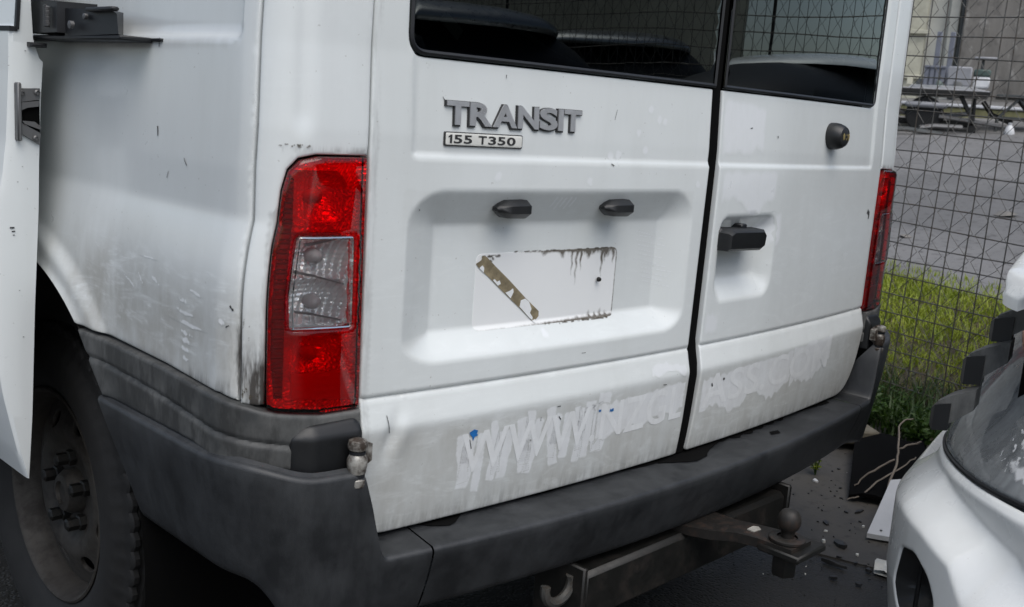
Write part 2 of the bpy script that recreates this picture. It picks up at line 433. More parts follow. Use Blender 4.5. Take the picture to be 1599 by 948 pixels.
d_ = k_.n('ShaderNodeBsdfDiffuse'); d_.inputs['Color'].default_value = (.31, .33, .34, 1)
hz = k_.math('ADD', k_.ramp(k_.noise(6, 6, .68, dist=.8, sc=(1, 1, .35), rot=(0, .5, 0)), .30, .62, .22, .70), k_.ramp(k_.noise(60, 4, .7), .5, .7, 0, .08))
m1 = k_.n('ShaderNodeMixShader'); k_.l(hz, m1.inputs[0]); k_.l(t_.outputs[0], m1.inputs[1]); k_.l(d_.outputs[0], m1.inputs[2])
m2 = k_.n('ShaderNodeMixShader'); k_.l(fr_.outputs[0], m2.inputs[0]); k_.l(m1.outputs[0], m2.inputs[1]); k_.l(g_.outputs[0], m2.inputs[2]); k_.l(m2.outputs[0], k_.out.inputs[0])
M['headlamp_glass'] = k_.m
def reflector(name, col, rough=.2, m=.9):
    k = NT(name); n = k.noise(8, 3); k.princ(k.mix(n, tuple(c * .75 for c in col), col), rough, m); return k.m
M['reflector'] = reflector('lamp_reflector', (.97, .97, .97), .24, .5)
M['lampbase'] = reflector('lamp_body', (.22, .2, .2), .5, .0)
M['rflx'] = reflector('reflex_prisms', (.85, .8, .78), .35, .2)
M['bulb'] = simple('smoked_bulb', (.48, .46, .46), .25, .2)
# =====================================================================  THE VAN
van = thing('panel_van', 'white panel van seen from behind with grey bumper, tow bar and side door slid open', 'van')
rearS = lambda x, z: np.stack([x, rear_y(x, z), z], -1)
P1Y = .0543 + .088
def gate(v, a, b): return sstep((v - a) / (b - a))

# --- rear doors ------------------------------------------------------
ZG, ZC = .727, 1.074                                        # groove line and crease line heights
def lower_h(x, z):                                          # lower door: groove, shoulder that steps out, roll-under
    g = -.0045 * np.exp(-((z - ZG) / .0022) ** 2)
    t = np.clip((.724 - z) / .042, 0, 1); sh = .0105 * (.85 * t + .15 * sstep(t))
    return g + sh - .05 * np.maximum(0, .676 - z) - .12 * np.maximum(0, .60 - z) ** 2 * 4
def step_h(x, z, ax):                                       # shallow pressing round the window
    t1 = np.clip((ax - abs(x)) / .012, 0, 1); t2 = np.clip((z - ZC) / .009, 0, 1)
    t = 1 - np.sqrt(np.minimum(1, (1 - t1) ** 2 + (1 - t2) ** 2))
    return -.0045 * sstep(t)
def pocket(x, z, x0, x1, z0, z1, wl, wr, wb, wt, skl=0., skr=0.):
    a = np.clip((x - (x0 + skl * (z1 - z))) / wl, 0, 1); b = np.clip((x1 + skr * (z1 - z) - x) / wr, 0, 1)
    c = np.clip((z - z0) / wb, 0, 1); d = np.clip((z1 - z) / wt, 0, 1)
    u = np.minimum(a, b); v = np.minimum(c, d)
    return 1 - np.sqrt(np.minimum(1, (1 - u) ** 2 + (1 - v) ** 2))
def soft(t): return .95 * t + .05 * sstep(t)
def dent(x, z):
    l = (x + .728 + .25 * (.70 - z)); m = np.exp(-((z - .668) / .03) ** 2)
    return m * (-.006 * np.exp(-(l / .012) ** 2) + .003 * np.exp(-((l - .02) / .014) ** 2))
def hL(x, z):
    return lower_h(x, z) + step_h(x, z, .724) - .034 * soft(pocket(x, z, -.722, -.068, .770, 1.029, .070, .060, .040, .056)) + dent(x, z)
def hR(x, z):
    return lower_h(x, z) + step_h(x, z, .724) - .027 * soft(pocket(x, z, .030, .246, .810, .980, .03, .035, .045, .03))
ZT = 1.86
doorL = [(-.787, .60), (-.789, 1.08), (-.787, 1.3), (-.765, ZT), (-.020, ZT), (-.020, 1.74), (-.70, 1.74), (-.728, 1.70), (-.731, 1.30), (-.730, 1.216), (-.028, 1.217), (-.0275, 1.074), (-.0315, .90), (-.0355, .73), (-.0385, .513), (-.775, .513)]
rL = [.03, 0, 0, .06, 0, 0, .03, .02, 0, .030, .004, 0, 0, 0, .006, .045]
doorL = rnd_poly(doorL, rL)
doorR = [(-.005, .514), (.003, .728), (.006, .90), (.007, 1.074), (.005, 1.217), (.707, 1.219), (.703, 1.45), (.69, 1.74), (.005, 1.74), (.005, ZT), (.760, ZT), (.781, 1.3), (.788, 1.08), (.787, .90), (.785, .62), (.735, .514)]
rR = [.006, 0, 0, 0, .004, .018, 0, .03, 0, 0, .06, 0, 0, 0, .09, .14]
doorR = rnd_poly(doorR, rR)
def door_dirt_tone(x, z):
    d = .55 * sstep((.685 - z) / .03) + .06
    d = d + .30 * np.exp(-((z - ZG) / .006) ** 2) + .16 * sstep((z - .93) / .09) * (z < 1.03) * (abs(x + .4) < .33)  # last term darkens the top of the plate recess
    return d
def door_film_shade(x, z):
    return .62 * sstep((.686 - z) / .014) + .30 * sstep((x - .18) / .12) * (z > .686) * (z < 1.22) + .16  # lower band mixes dirt film with painted shade of the down-turned face
def door_soot(x, z):
    return .35 * np.exp(-((z - .52) / .02) ** 2) + .22 * ((abs(x + .787) < .012) | (abs(x - .787) < .012))
def door_wipe(x, z): return .55 * sstep((abs(x + .1) - .0) / .05) * sstep((1.18 - z) / .3) * (z < 1.2)
DA = dict(dirt=door_dirt_tone, soot=door_soot, wipe=door_wipe, film=door_film_shade)
DL = sheet('rear_door', doorL, rearS, M['door_white'], van, hL, .0052, .022, .0032, rows=(ZG - .0045, ZG - .0022, ZG, ZG + .0022, ZG + .0045, ZC, ZC + .0045, ZC + .009), cols=(-.724, -.718, -.712), attrs=dict(dirt=door_dirt_tone, soot=door_soot, wipe=door_wipe, film=door_film_shade))
DL['label'] = 'left rear door with number plate recess and raised badge'
DR = sheet('rear_door', doorR, rearS, M['door_white'], van, hR, .0058, .022, .0032, rows=(ZG - .0045, ZG - .0022, ZG, ZG + .0022, ZG + .0045, ZC, ZC + .0045, ZC + .009), cols=(.712, .718, .724), attrs=dict(dirt=door_dirt_tone, soot=door_soot, wipe=door_wipe, film=door_film_shade))
DR['label'] = 'right rear door with black handle in a recess and round lock'
gl = rnd_poly([(-.7285, 1.2185), (-.023, 1.2195), (-.018, 1.738), (-.70, 1.738), (-.7265, 1.69)], [.030, .004, .004, .03, 0])
gr = rnd_poly([(.0035, 1.2195), (.7045, 1.2215), (.700, 1.45), (.687, 1.738), (.006, 1.738)], [.004, .018, 0, .03, .004])
for nm, g, d in (('window_glass', gl, DL), ('window_glass', gr, DR)):
    sheet(nm, g, rearS, M['glass'], d, None, .02, .004, .001, off=-.003)
def band(outline, wd):                                      # a frame along the inside of an outline
    L = resample(outline, .012); nx = np.roll(L, -1, 0) - np.roll(L, 1, 0)
    s = 1 if area2(L) > 0 else -1
    nn = s * np.stack([-nx[:, 1], nx[:, 0]], 1); nn /= np.linalg.norm(nn, axis=1)[:, None] + 1e-12
    return L, L + nn * wd
for g, d in ((gl, DL), (gr, DR)):
    o, i = band(g, .007); V = []; F = []; n = len(o)
    for q, hh in ((o, -.0015), (o * .5 + i * .5, .0012), (i, -.002)):
        p = rearS(q[:, 0], q[:, 1]); p[:, 1] -= hh; V += list(p)
    for k in range(2):
        for j in range(n): F.append((k * n + j, k * n + (j + 1) % n, (k + 1) * n + (j + 1) % n, (k + 1) * n + j))
    MB().add(V, F).build('window_seal', M['rubber'], d)
# black rubber strip in the gap between the doors, and black backing sheets that put the shade into all the gaps
sx = lambda z: np.interp(z, [.51, .73, .9, 1.08, 1.22, 1.9], [-.0218, -.0162, -.0128, -.0103, -.0115, -.009])
zz = np.linspace(.512, ZT, 60); V = []; F = []
for z in zz:
    hh = float(lower_h(0, np.array(z))) if z < .73 else -.003
    c = sx(z); y = rear_y(c, z) - hh + .006
    V += [(c - .0185, y + .006, z), (c - .0130, y - .001, z), (c, y - .002, z), (c + .0130, y - .001, z), (c + .0185, y + .006, z)]
for i in range(len(zz) - 1):
    for k in range(4): F.append((i * 5 + k, i * 5 + k + 1, i * 5 + k + 6, i * 5 + k + 5))
MB().add(V, F).build('centre_seal', M['void'], van)
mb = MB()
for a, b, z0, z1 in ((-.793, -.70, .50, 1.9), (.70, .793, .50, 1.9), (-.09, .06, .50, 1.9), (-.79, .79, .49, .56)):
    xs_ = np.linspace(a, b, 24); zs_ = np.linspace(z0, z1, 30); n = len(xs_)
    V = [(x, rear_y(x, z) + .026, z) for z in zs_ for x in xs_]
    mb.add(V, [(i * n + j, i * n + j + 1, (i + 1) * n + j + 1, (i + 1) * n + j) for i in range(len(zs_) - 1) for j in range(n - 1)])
mb.build('gap_backing', M['void'], van)

# --- badge lettering --------------------------------------------------
def on_door(V, x0, z0, base, hfn, h0):
    V = np.asarray(V, float); x = x0 + V[:, 0]; z = z0 + V[:, 1]
    return np.stack([x, rear_y(x, z) - hfn(x, z) - base - (V[:, 2] if V.shape[1] > 2 else 0) + 0 * h0, z], 1)
bx = -.6600; adv = []
wid = {'T': .0400, 'R': .0425, 'A': .0470, 'N': .0430, 'S': .0385, 'I': .0110}
gapx = .0020; x = -.662
for ch in 'TRANSIT':
    wv = wid[ch]
    for nm, offs, ext, hh, mt, grow in (('badge_letter', .048, .0015, .0015, M['ink'], .0016), ('letter_face', .034, .0010, .0036, M['badge'], 0.)):
        V, F = text_mesh(ch, 1., offs, .1, 0.)
        lo, hi = V.min(0), V.max(0)
        q = (V - lo) / (hi - lo)
        W, H = wv + 2 * grow, .034 + 2 * grow
        q = np.stack([q[:, 0] * W - grow, q[:, 1] * H - grow, (q[:, 2] - .5) * 2 * ext + hh], 1)
        if nm == 'badge_letter': q[:, 0] += -.0008; q[:, 1] += -.0010
        P = on_door(q, x, 1.1245, 0, hL, 0)
        MB().add(P, F).build(nm, mt, DL, 30)
    x += wv + gapx
# small plate below it
pl = rnd_poly([(-.6645, 1.0935), (-.5145, 1.0935), (-.5145, 1.1145), (-.6645, 1.1145)], .003)
sheet('number_badge', pl, rearS, M['ink'], DL, hL, .006, .005, .001, off=.0030)
pl = rnd_poly([(-.6625, 1.0952), (-.5165, 1.0952), (-.5165, 1.1128), (-.6625, 1.1128)], .0025)
sheet('badge_plate', pl, rearS, M['plate'], DL, hL, .006, .003, .0008, off=.0042)
x = -.6585
for ch, wv in (('1', .008), ('5', .0165), ('5', .0165), (' ', .007), ('T', .017), ('3', .0165), ('5', .0165), ('0', .0185)):
    if ch != ' ':
        if ch == '1': V, F = np.array([(.35, 0, 0), (1, 0, 0), (1, 1, 0), (.5, 1, 0), (-.1, .78, 0), (-.1, .60, 0), (.35, .76, 0)]) , [(0, 1, 2, 6), (6, 2, 3, 4, 5)]
        else: V, F = text_mesh(ch, 1., .026, 0)
        lo, hi = V.min(0), V.max(0); q = (V - lo) / np.maximum(hi - lo, 1e-9)
        q = np.stack([q[:, 0] * (wv - .0012), q[:, 1] * .0125, 0 * q[:, 0]], 1)
        V, F = fine(on_door(q, x, 1.0978, .0046, hL, 0), F, .02); MB().add(V, F).build('badge_print', M['ink'], DL, 0)
    x += wv + .0018

# --- number-plate lamps, lock, handle ----------------------------------
for x0 in (-.555, -.315):
    y0 = float(rear_y(x0, 1.)) + .030
    prof = []
    for t, rr in ((-.002, .003), (.003, .007), (.017, .0150), (.052, .0160), (.0575, .0155), (.0580, .0145)):
        for k in range(8):
            a = 2 * math.pi * (k + .5) / 8
            prof.append((x0 + t, y0 - .026 - rr * 1.35 * max(-1, math.cos(a)) * (1 if math.cos(a) > 0 else 1.5), 1.0005 + rr * math.sin(a)))
    MB().add(*hull(prof)).build('plate_lamp', M['black'], DL)
o = MB(); yb = float(rear_y(.475, 1.147)) + .0045
o.add(*lathe([(.0290, 0), (.0295, -.010), (.0280, -.020), (.0245, -.029), (.0205, -.0345), (.0195, -.0335), (.012, -.0370), (.0, -.0385)], (.468, yb, 1.147), (0, 1, 0), 40, False))
lk = o.build('round_lock', M['black'], DR)
o = MB()
for dx in (-.010, .001, .011):
    o.add(*hull([(.468 + dx + a * .0030, yb - .0372 - .0014 * c + abs(b) * .001, 1.147 + b * .0075) for a in (-1, 0, 1) for b in (-1, -.5, .5, 1) for c in (0, 1) if not (abs(a) == 1 and abs(b) == 1)]))
o.build('lock_mark', M['brass'], lk)
yb = float(rear_y(.11, .935)) + .012
hp = [(.026, .914), (.150, .911), (.163, .918), (.166, .945), (.158, .955), (.040, .958), (.026, .950)]
V = [(a, yb - .004, b) for a, b in hp] + [(a * .97 + .003, yb - .034, .934 + (b - .934) * .93) for a, b in hp] + [(a * .9 + .010, yb - .040, .934 + (b - .934) * .70) for a, b in hp]
hd = MB().add(*hull(V)).build('door_handle', M['black'], DR)
MB().add(*box((.045, yb + .004, .937), (.040, .04, .040), .004)).build('handle_base', M['rubber'], hd)
MB().add(*box((.115, yb + .004, .958), (.020, .036, .010), .002)).build('handle_clip', M['rubber'], hd)

# --- where the number plate was: outline of grime, strip of old tape, screw ----
def decal(polys, surf, hfn, off, name, mat, parent, res=.008, flip=False, rim=None, attrs={}):
    mb = MB(); soft_ = []; oth = {q: [] for q in attrs}
    for p in polys:
        p = np.array(p, float)
        L_ = resample(p, .02); wd = .45 * abs(area2(p)) / np.sum(np.linalg.norm(np.diff(np.r_[p, p[:1]], axis=0), axis=1)) if rim is None else rim
        try: o = sheet('tmp', p, surf, None, None, hfn, min(res, max(.0016, wd * 1.5)), 0, 0, flip=flip, off=off, smooth=179, attrs=dict(attrs, soft=lambda a, b: np.clip(dist_to(np.stack([a, b], 1), p) / wd, 0, 1)))
        except Exception as ex: continue
        me = o.data; sv = np.zeros(len(me.vertices), np.float32); me.attributes['soft'].data.foreach_get('value', sv); soft_.append(sv)
        for q in attrs: sv = np.zeros(len(me.vertices), np.float32); me.attributes[q].data.foreach_get('value', sv); oth[q].append(sv)
        V = np.array([tuple(v.co) for v in me.vertices]); F = [tuple(q.vertices) for q in me.polygons]
        bpy.data.objects.remove(o); bpy.data.meshes.remove(me)
        if len(F): mb.add(V, F)
    o = mb.build(name, mat, parent, 179); o.data.attributes.new('soft', 'FLOAT', 'POINT').data.foreach_set('value', np.concatenate(soft_))
    for q in attrs: o.data.attributes.new(q, 'FLOAT', 'POINT').data.foreach_set('value', np.concatenate(oth[q]))
    if len(polys) > 1: o['kind'] = 'stuff'
    return o
rnd = random.Random(4)
def ragged(x0, z0, x1, z1, w, n, jit=.5, fn=lambda t: 1):   # a long thin ragged strip
    d = np.array([x1 - x0, z1 - z0]); L = np.linalg.norm(d); d /= L; nn = np.array([-d[1], d[0]])
    up = []; dn = []
    for i in range(n + 1):
        t = i / n; p = np.array([x0, z0]) + d * L * t; ww = w * fn(t)
        up.append(p + nn * ww * (.5 + jit * (rnd.random() - .3))); dn.append(p - nn * ww * (.5 + jit * (rnd.random() - .3)))
    return up + dn[::-1]
PX0, PX1, PZ0, PZ1 = -.566, -.236, .803, .927
polys = [ragged(-.50, .9278, PX1 - .015, .9272, .0016, 46, 1.2), ragged(-.42, .8024, PX1 - .012, .8026, .0018, 36, 1.4), ragged(PX0 + .004, .921, PX0 + .05, .924, .0014, 12, 1.2), ragged(-.545, .912, -.528, .918, .006, 8, 1.2), ragged(-.553, .9215, -.515, .9225, .003, 9, 1.3)]
decal(polys, rearS, hL, .0007, 'plate_outline', M['grime'], DL, .004)
poly = rnd_poly([(PX0, PZ0), (PX1, PZ0), (PX1, PZ1), (PX0, PZ1)], .014)
drips = [(-.352, .055, .0022), (-.341, .075, .0026), (-.330, .05, .002), (-.276, .07, .0026), (-.268, .03, .003), (-.375, .018, .004), (-.312, .022, .004), (-.300, .012, .006), (-.262, .02, .005), (-.246, .035, .003), (-.42, .012, .006)]
def stain(x, z):
    w_ = np.clip((x + .50) / .12, .12, 1)
    g = np.exp(-((PZ1 - z) / .0032) ** 2) * w_ * 1.0 + .9 * np.exp(-((z - PZ0) / .003) ** 2) * np.clip((x + .50) / .12, .25, 1) + .8 * np.exp(-((PX1 - x) / .0026) ** 2)
    g = g + .45 * np.exp(-((PZ1 - z) / .012) ** 2) * np.clip((x + .42) / .1, 0, 1) + .3 * np.exp(-((z - PZ0) / .010) ** 2) * np.clip((x + .40) / .1, 0, 1)
    for dx, L, wd in drips: g = g + .8 * np.exp(-((x - dx - .0012 * np.sin(z * 260 + dx * 90)) / wd) ** 2) * np.clip((z - (PZ1 - L)) / (.7 * L), 0, 1)
    for dx, L, wd in ((-.30, .02, .003), (-.285, .013, .003), (-.27, .022, .004), (-.256, .016, .003), (-.33, .008, .004)): g = g + .7 * np.exp(-((x - dx) / wd) ** 2) * np.clip(1 - (z - PZ0) / L, 0, 1)
    return np.clip(g, 0, 1)
kp = NT('stained_plate_patch'); ns = kp.noise(160, 5, .7, sc=(1, 1, .5)); nl = kp.noise(12, 4)
ga = kp.ramp(kp.math('MULTIPLY', kp.attr('stain'), kp.ramp(ns, .30, .62, .35, 1.4)), .12, .75)
kp.princ(kp.mix(kp.math('MULTIPLY', ga, .92), kp.mix(nl, (.71, .725, .72), (.76, .77, .765)), (.075, .062, .042)), .42); M['patch'] = kp.m
sheet('plate_patch', poly, rearS, M['patch'], DL, hL, .0024, .0006, .0003, off=.0003, attrs=dict(stain=stain))
d = np.array([.128, -.1]); d /= np.linalg.norm(d); nn = np.array([-d[1], d[0]]); A0 = np.array([-.5555, .9155])
def tp(t, s): return A0 + d * t + nn * s
body = [tp(-.006, -.010), tp(.004, -.0115), tp(.03, -.0105), tp(.07, -.0108), tp(.12, -.0100), tp(.163, -.0105), tp(.1655, .004), tp(.160, .0105), tp(.12, .0098), tp(.07, .0112), tp(.03, .0108), tp(.004, .0112), tp(-.004, .008), tp(-.001, .001)]
decal([body], rearS, hL, .0014, 'tape_strip', M['glue'], DL, .006)
wh = [[tp(.118, -.0085), tp(.150, -.0100), tp(.158, -.0090), tp(.155, -.005), tp(.145, -.003), tp(.143, .004), tp(.130, .0095), tp(.119, .0085), tp(.113, .001)],
      [tp(.040, -.009), tp(.055, -.0098), tp(.058, -.004), tp(.052, -.001), tp(.049, -.006), tp(.042, -.0055)],
      [tp(.076, -.009), tp(.092, -.0095), tp(.090, .002), tp(.085, .006), tp(.082, -.001)],
      [tp(.004, -.011), tp(.016, -.0112), tp(.012, -.005), tp(.006, -.004)], [tp(.158, -.011), tp(.166, -.010), tp(.166, -.004), tp(.161, -.005)]]
decal(wh, rearS, hL, .0018, 'torn_tape', M['bare_white'], DL, .005)
MB().add(*lathe([(.0042, 0), (.0042, -.003), (.003, -.0052), (0, -.0055)], (-.284, float(rear_y(-.284, .872)) + .030, .872), (0, 1, 0), 12, False)).build('plate_screw', M['dark_steel'], DL)

# --- marks on the doors: wiped strokes, ghost of removed lettering, scratches ---
def stroke(x0, z0, x1, z1, w, n=7): return ragged(x0, z0, x1, z1, w, n, .16)
st = []
r2 = random.Random(11)
xx = -.618
tops = [.645, .655, .64, .66, .67, .66, .672, .665]
for i in range(17):                                         # slanted strokes over the left part
    w0 = r2.uniform(.017, .030); zt = .650 + .022 * i / 17 + r2.uniform(-.012, .012); zb = .552 + .016 * i / 17 + r2.uniform(-.010, .018)
    sl = r2.uniform(-.022, -.004) if i % 3 else r2.uniform(.004, .018)
    st.append(stroke(xx + .012, zt, xx + .012 + sl, zb, w0, 5)); xx += r2.uniform(.016, .024)
def blob(x0, x1, zt, zb, n, jb): 
    up = [(x0 + (x1 - x0) * i / n, zt(i / n) + r2.uniform(-.004, .004)) for i in range(n + 1)]
    dn = [(x0 + (x1 - x0) * i / n, zb(i / n) + (r2.uniform(-jb, jb))) for i in range(n, -1, -1)]
    return up + dn
cut = [([p for p in [q]]) for q in st]
decal(st, rearS, hL, .00022, 'wiped_strokes', M['wiped'], DL, .01, rim=.003, attrs=DA)
decal([blob(-.30, -.046, lambda t: .655 + .012 * t, lambda t: .588 + .018 * t, 22, .008), blob(-.155, -.046, lambda t: .706 + .004 * math.sin(5 * t), lambda t: .682 + .008 * math.sin(4 * t), 12, .004)], rearS, hL, .00038, 'wiped_strokes', M['wiped'], DL, .01, rim=.004, attrs=DA)
decal([blob(.012, .38, lambda t: .660 + .014 * t, lambda t: .585 + .004 * t + .012 * math.sin(14 * t), 30, .008),
       blob(.38, .585, lambda t: .678 + .010 * t, lambda t: .588 + .030 * t * t + .010 * math.sin(9 * t), 18, .006)], rearS, hR, .00025, 'wiped_strokes', M['wiped'], DR, .01, rim=.004, attrs=DA)
def islands(F):
    par = {}
    def find(a):
        while par.setdefault(a, a) != a: a = par[a]
        return a
    for f in F:
        for i in f[1:]: par[find(i)] = find(f[0])
    g = {}
    for f in F: g.setdefault(find(f[0]), []).append(f)
    return list(g.values())
for txt, gx0, gx1, d_, hf, zb in (('WWW.NZGL', -.606, -.050, DL, hL, .583), ('ASS.COM', .016, .575, DR, hR, .598)):
    V, F = text_mesh(txt, 1., .014, 0, spacing=1.05); lo, hi = V.min(0), V.max(0)
    q = (V - lo) / np.maximum(hi - lo, 1e-9); V0 = np.stack([q[:, 0] * (gx1 - gx0), q[:, 1] * .068, 0 * q[:, 0]], 1)
    for isl in islands(F):
        ids = sorted(set(i for f in isl for i in f)); mp_ = {v: j for j, v in enumerate(ids)}
        V, F2 = fine(V0[ids], [tuple(mp_[i] for i in f) for f in isl], .012)
        V = on_door(V, gx0, zb, .0006, hf, 0); V[:, 2] += .020 * (V[:, 0] - gx0) / 1.2; V[:, 1] = rear_y(V[:, 0], V[:, 2]) - hf(V[:, 0], V[:, 2]) - .0006
        o = MB().add(V, F2).build('ghost_letter', M['ghost'], d_, 0)
        for q_n, fn in dict(DA, soft=lambda a, b: 1 + 0 * a).items(): o.data.attributes.new(q_n, 'FLOAT', 'POINT').data.foreach_set('value', np.asarray(fn(V[:, 0], V[:, 2]), np.float32))
# rubbed, paler areas beside the seam on the right door and faint wipe smears
sm = [blob(.012, .17, lambda t: 1.205 - .01 * t, lambda t: 1.09 + .02 * t, 10, .012), blob(.02, .23, lambda t: 1.068, lambda t: .99 + .02 * math.sin(8 * t), 14, .010), blob(.19, .27, lambda t: .985, lambda t: .90 + .02 * t, 8, .010), blob(.01, .06, lambda t: .79, lambda t: .745, 6, .006)]
decal(sm, rearS, hR, .0002, 'faded_patches', M['wiped'], DR, .012, rim=.012, attrs=DA)
sm = []
for i in range(5): sm.append(stroke(-.425 + i * .011, 1.020, -.432 + i * .011, 1.000 - .004 * (i % 2), .005, 4))
for i in range(12):
    sm.append(stroke(-.190 + .003 * i, .955 - i * .0085, -.13 + .003 * i + r2.uniform(-.01, .02), .948 - i * .0085 - r2.uniform(0, .006), .0022, 7))
for x_, z_ in ((-.21, 1.17), (-.185, 1.155), (-.17, 1.15), (-.24, 1.13), (-.31, 1.088), (-.29, 1.09), (-.22, 1.10), (-.06, 1.04), (-.36, 1.045), (-.56, 1.05), (-.42, .79)):
    sm.append([(x_ + .010 * math.cos(a) * r2.uniform(.7, 1.1), z_ + .010 * math.sin(a) * r2.uniform(.6, 1.1)) for a in np.linspace(0, 6.1, 11)])
decal(sm, rearS, hL, .0002, 'wipe_smears', M['wiped'], DL, .01, attrs=DA)
sc = [ragged(-.59, .640, -.585, .624, .0014, 6), ragged(-.398, .650, -.392, .643, .0016, 5), ragged(-.404, .668, -.396, .668, .0011, 5), ragged(-.44, .655, -.44, .648, .0009, 5), ragged(-.30, 1.165, -.305, 1.148, .0007, 8), ragged(-.55, 1.198, -.55, 1.203, .0010, 4),
      ragged(-.311, 1.075, -.304, 1.072, .0014, 5), ragged(-.668, 1.163, -.6635, 1.158, .0010, 5), ragged(-.12, .668, -.11, .667, .0010, 4), ragged(-.70, 1.0, -.698, 1.0, .002, 4), ragged(-.745, .70, -.738, .672, .0010, 6), ragged(-.345, .752, -.335, .752, .0007, 5)]
decal(sc, rearS, hL, .0010, 'scratch_marks', M['scratch'], DL, .01)
sc = [ragged(.73, .974, .744, .966, .006, 6, .7), ragged(.744, .966, .741, .955, .004, 5, .7), ragged(.045, .648, .048, .640, .004, 5), ragged(.085, .652, .091, .650, .004, 5), ragged(.11, 1.150, .118, 1.152, .0016, 5), ragged(.22, 1.14, .221, 1.135, .0016, 4)]
decal(sc, rearS, hR, .0010, 'scratch_marks', M['scratch'], DR, .01)
bl = [[(-.592, .652), (-.583, .656), (-.575, .653), (-.577, .648), (-.574, .645), (-.581, .643), (-.583, .637), (-.586, .644), (-.590, .648)], ragged(-.268, .641, -.258, .640, .004, 5, .6), ragged(-.298, .645, -.292, .644, .003, 5, .6)]
decal(bl, rearS, hL, .0013, 'vinyl_scraps', M['blue'], DL, .006)

# --- body side, corner pillars ---------------------------------------------
HUBY, HUBZ, AR = .866, .345, .512
def arch_r(s, z): y = s + .0073; return np.sqrt((y - HUBY) ** 2 + (z - HUBZ) ** 2)
def side_h(s, z):
    r = arch_r(s, z)
    fl = .011 * (1 - sstep((r - .548) / .028)) + .004 * np.exp(-((r - .515) / .006) ** 2)
    rec = -.010 * sstep(1 - np.sqrt(np.minimum(1, (1 - np.clip((s - .118) / .013, 0, 1)) ** 2 + (1 - np.clip((z - 1.216) / .013, 0, 1)) ** 2)))
    wob = .0012 * np.sin(9 * s + 4 * z) * np.sin(7 * z - 3 * s) * (s > .12)
    nick = -.004 * np.exp(-((s - .092) / .006) ** 2 - ((z - .80) / .05) ** 2)
    return fl + rec + wob + nick
arc = [(HUBY - .0073 + AR * math.cos(a), HUBZ + AR * math.sin(a)) for a in np.linspace(R_(180 - 52.4), R_(52.4), 60)]   # from rear to front
arc = [p for p in arc if p[1] > .752]
front = 2.3
side = [(.0885, .738), (.0885, .80), (.0905, .92), (.0905, .97), (.0905, 1.07), (.0895, 1.28), (.0895, 1.95), (front, 1.95), (front, .752)]
side = side[::1] + arc[::-1]
side = np.array(side + [(.27, .7525), (.12, .744)])
def side_dirt(s, z):
    d = .85 * sstep((.92 - z) / .10) * sstep((.70 - s) / .25)
    d = d + .35 * sstep((.30 - abs(s - .50)) / .2) * sstep((.99 - z) / .1) + .07
    d = d + .5 * np.exp(-((z - 1.212) / .006) ** 2) * (s > .15)
    return np.clip(d, 0, .95)
def side_wipe(s, z): return 1.0 * sstep((z - .752) / .05) * sstep((.945 - z) / .05) * sstep((.42 - abs(s - .33)) / .25)
def side_soot(s, z): return .9 * np.exp(-((s - .089) / .010) ** 2) * sstep((.90 - z) / .05) + .25 * np.exp(-((s - .089) / .006) ** 2) + .6 * sstep((.752 + .02 - z) / .02) * (s < .2)
SA = dict(dirt=side_dirt, soot=side_soot, wipe=side_wipe, film=lambda s, z: .12 + .55 * sstep((.93 - z) / .05) * sstep((.62 - s) / .2) + .10 * sstep((z - .985) / .01))  # last film term paints shade onto the upright face above the crease
SP = sheet('side_panel', side, body_pt, M['white'], van, side_h, .0085, .02, .004, flip=True, rows=(1.216, 1.2225, 1.229), cols=(.118, .1245, .131), attrs=SA)
SP['label'] = 'left side panel with dirt wiped in streaks above the wheel arch'
for mir in (False, True):
    pil = np.array([(-.0735, 1.0757), (-.0775, 1.30), (-.094, 1.90), (.086, 1.93), (.086, 1.28), (.0865, 1.07), (.0865, .97), (.0865, .92), (.0845, .80), (.0845, .735), (.060, .733), (.0515, .735), (.0525, .84), (.0540, .95), (.0515, .992), (.048, 1.026), (.0402, 1.054), (.026, 1.0693), (.004, 1.0748)])
    def ph(s, z): return -.004 * np.exp(-((s - .022) / .010) ** 2) * sstep((z - 1.09) / .04) - .003 * np.exp(-((s - .07) / .008) ** 2 - ((z - .80) / .04) ** 2)
    sheet('corner_pillar', pil, body_pt, M['white'], van, ph, .0075, .02, .004, flip=True, mirror=mir,
          attrs=dict(dirt=lambda s, z: .8 * sstep((.93 - z) / .10) + .08, soot=lambda s, z: 1.0 * sstep((.84 - z) / .07) + .5 * np.exp(-((z - 1.082) / .004) ** 2) * (s < .05) + .35 * (abs(s - .056) < .006) * (z < 1.0), wipe=lambda s, z: .3 + 0 * s))
# the far side and roof close the body
far = np.array([(.09, .66), (.09, 1.95), (front, 1.95), (front, .66), (1.30, .66), (1.25, .76), (1.1, .84), (.86, .857), (.65, .82), (.5, .70), (.47, .66)])
sheet('side_panel', far, body_pt, M['white'], van, None, .05, .02, .004, flip=True, mirror=True)
mb = MB(); xs_ = np.linspace(-.90, .90, 25); ys_ = np.linspace(.05, 2.45, 20); n = len(xs_)
mb.add([(x, y + .03 * 0, 1.955 + .05 * (1 - (x / .9) ** 2) - .05 * max(0, .12 - (y - rear_y(x, 1.9))) / .12) for y in ys_ for x in xs_], [(i * n + j, i * n + j + 1, (i + 1) * n + j + 1, (i + 1) * n + j) for i in range(len(ys_) - 1) for j in range(n - 1)]).build('roof', M['white'], van)
# dark inner shell of the load space with floor
mb = MB()
for sx_ in (-1, 1): mb.add(*box((sx_ * .86, 1.25, 1.24), (.02, 2.3, 1.42), .0))
mb.add(*box((0, 1.25, .525), (1.70, 2.3, .03), 0)).add(*box((0, 2.42, 1.24), (1.70, .02, 1.4), 0)).build('load_space', simple('grey_lining', (.05, .05, .052), .8), van)
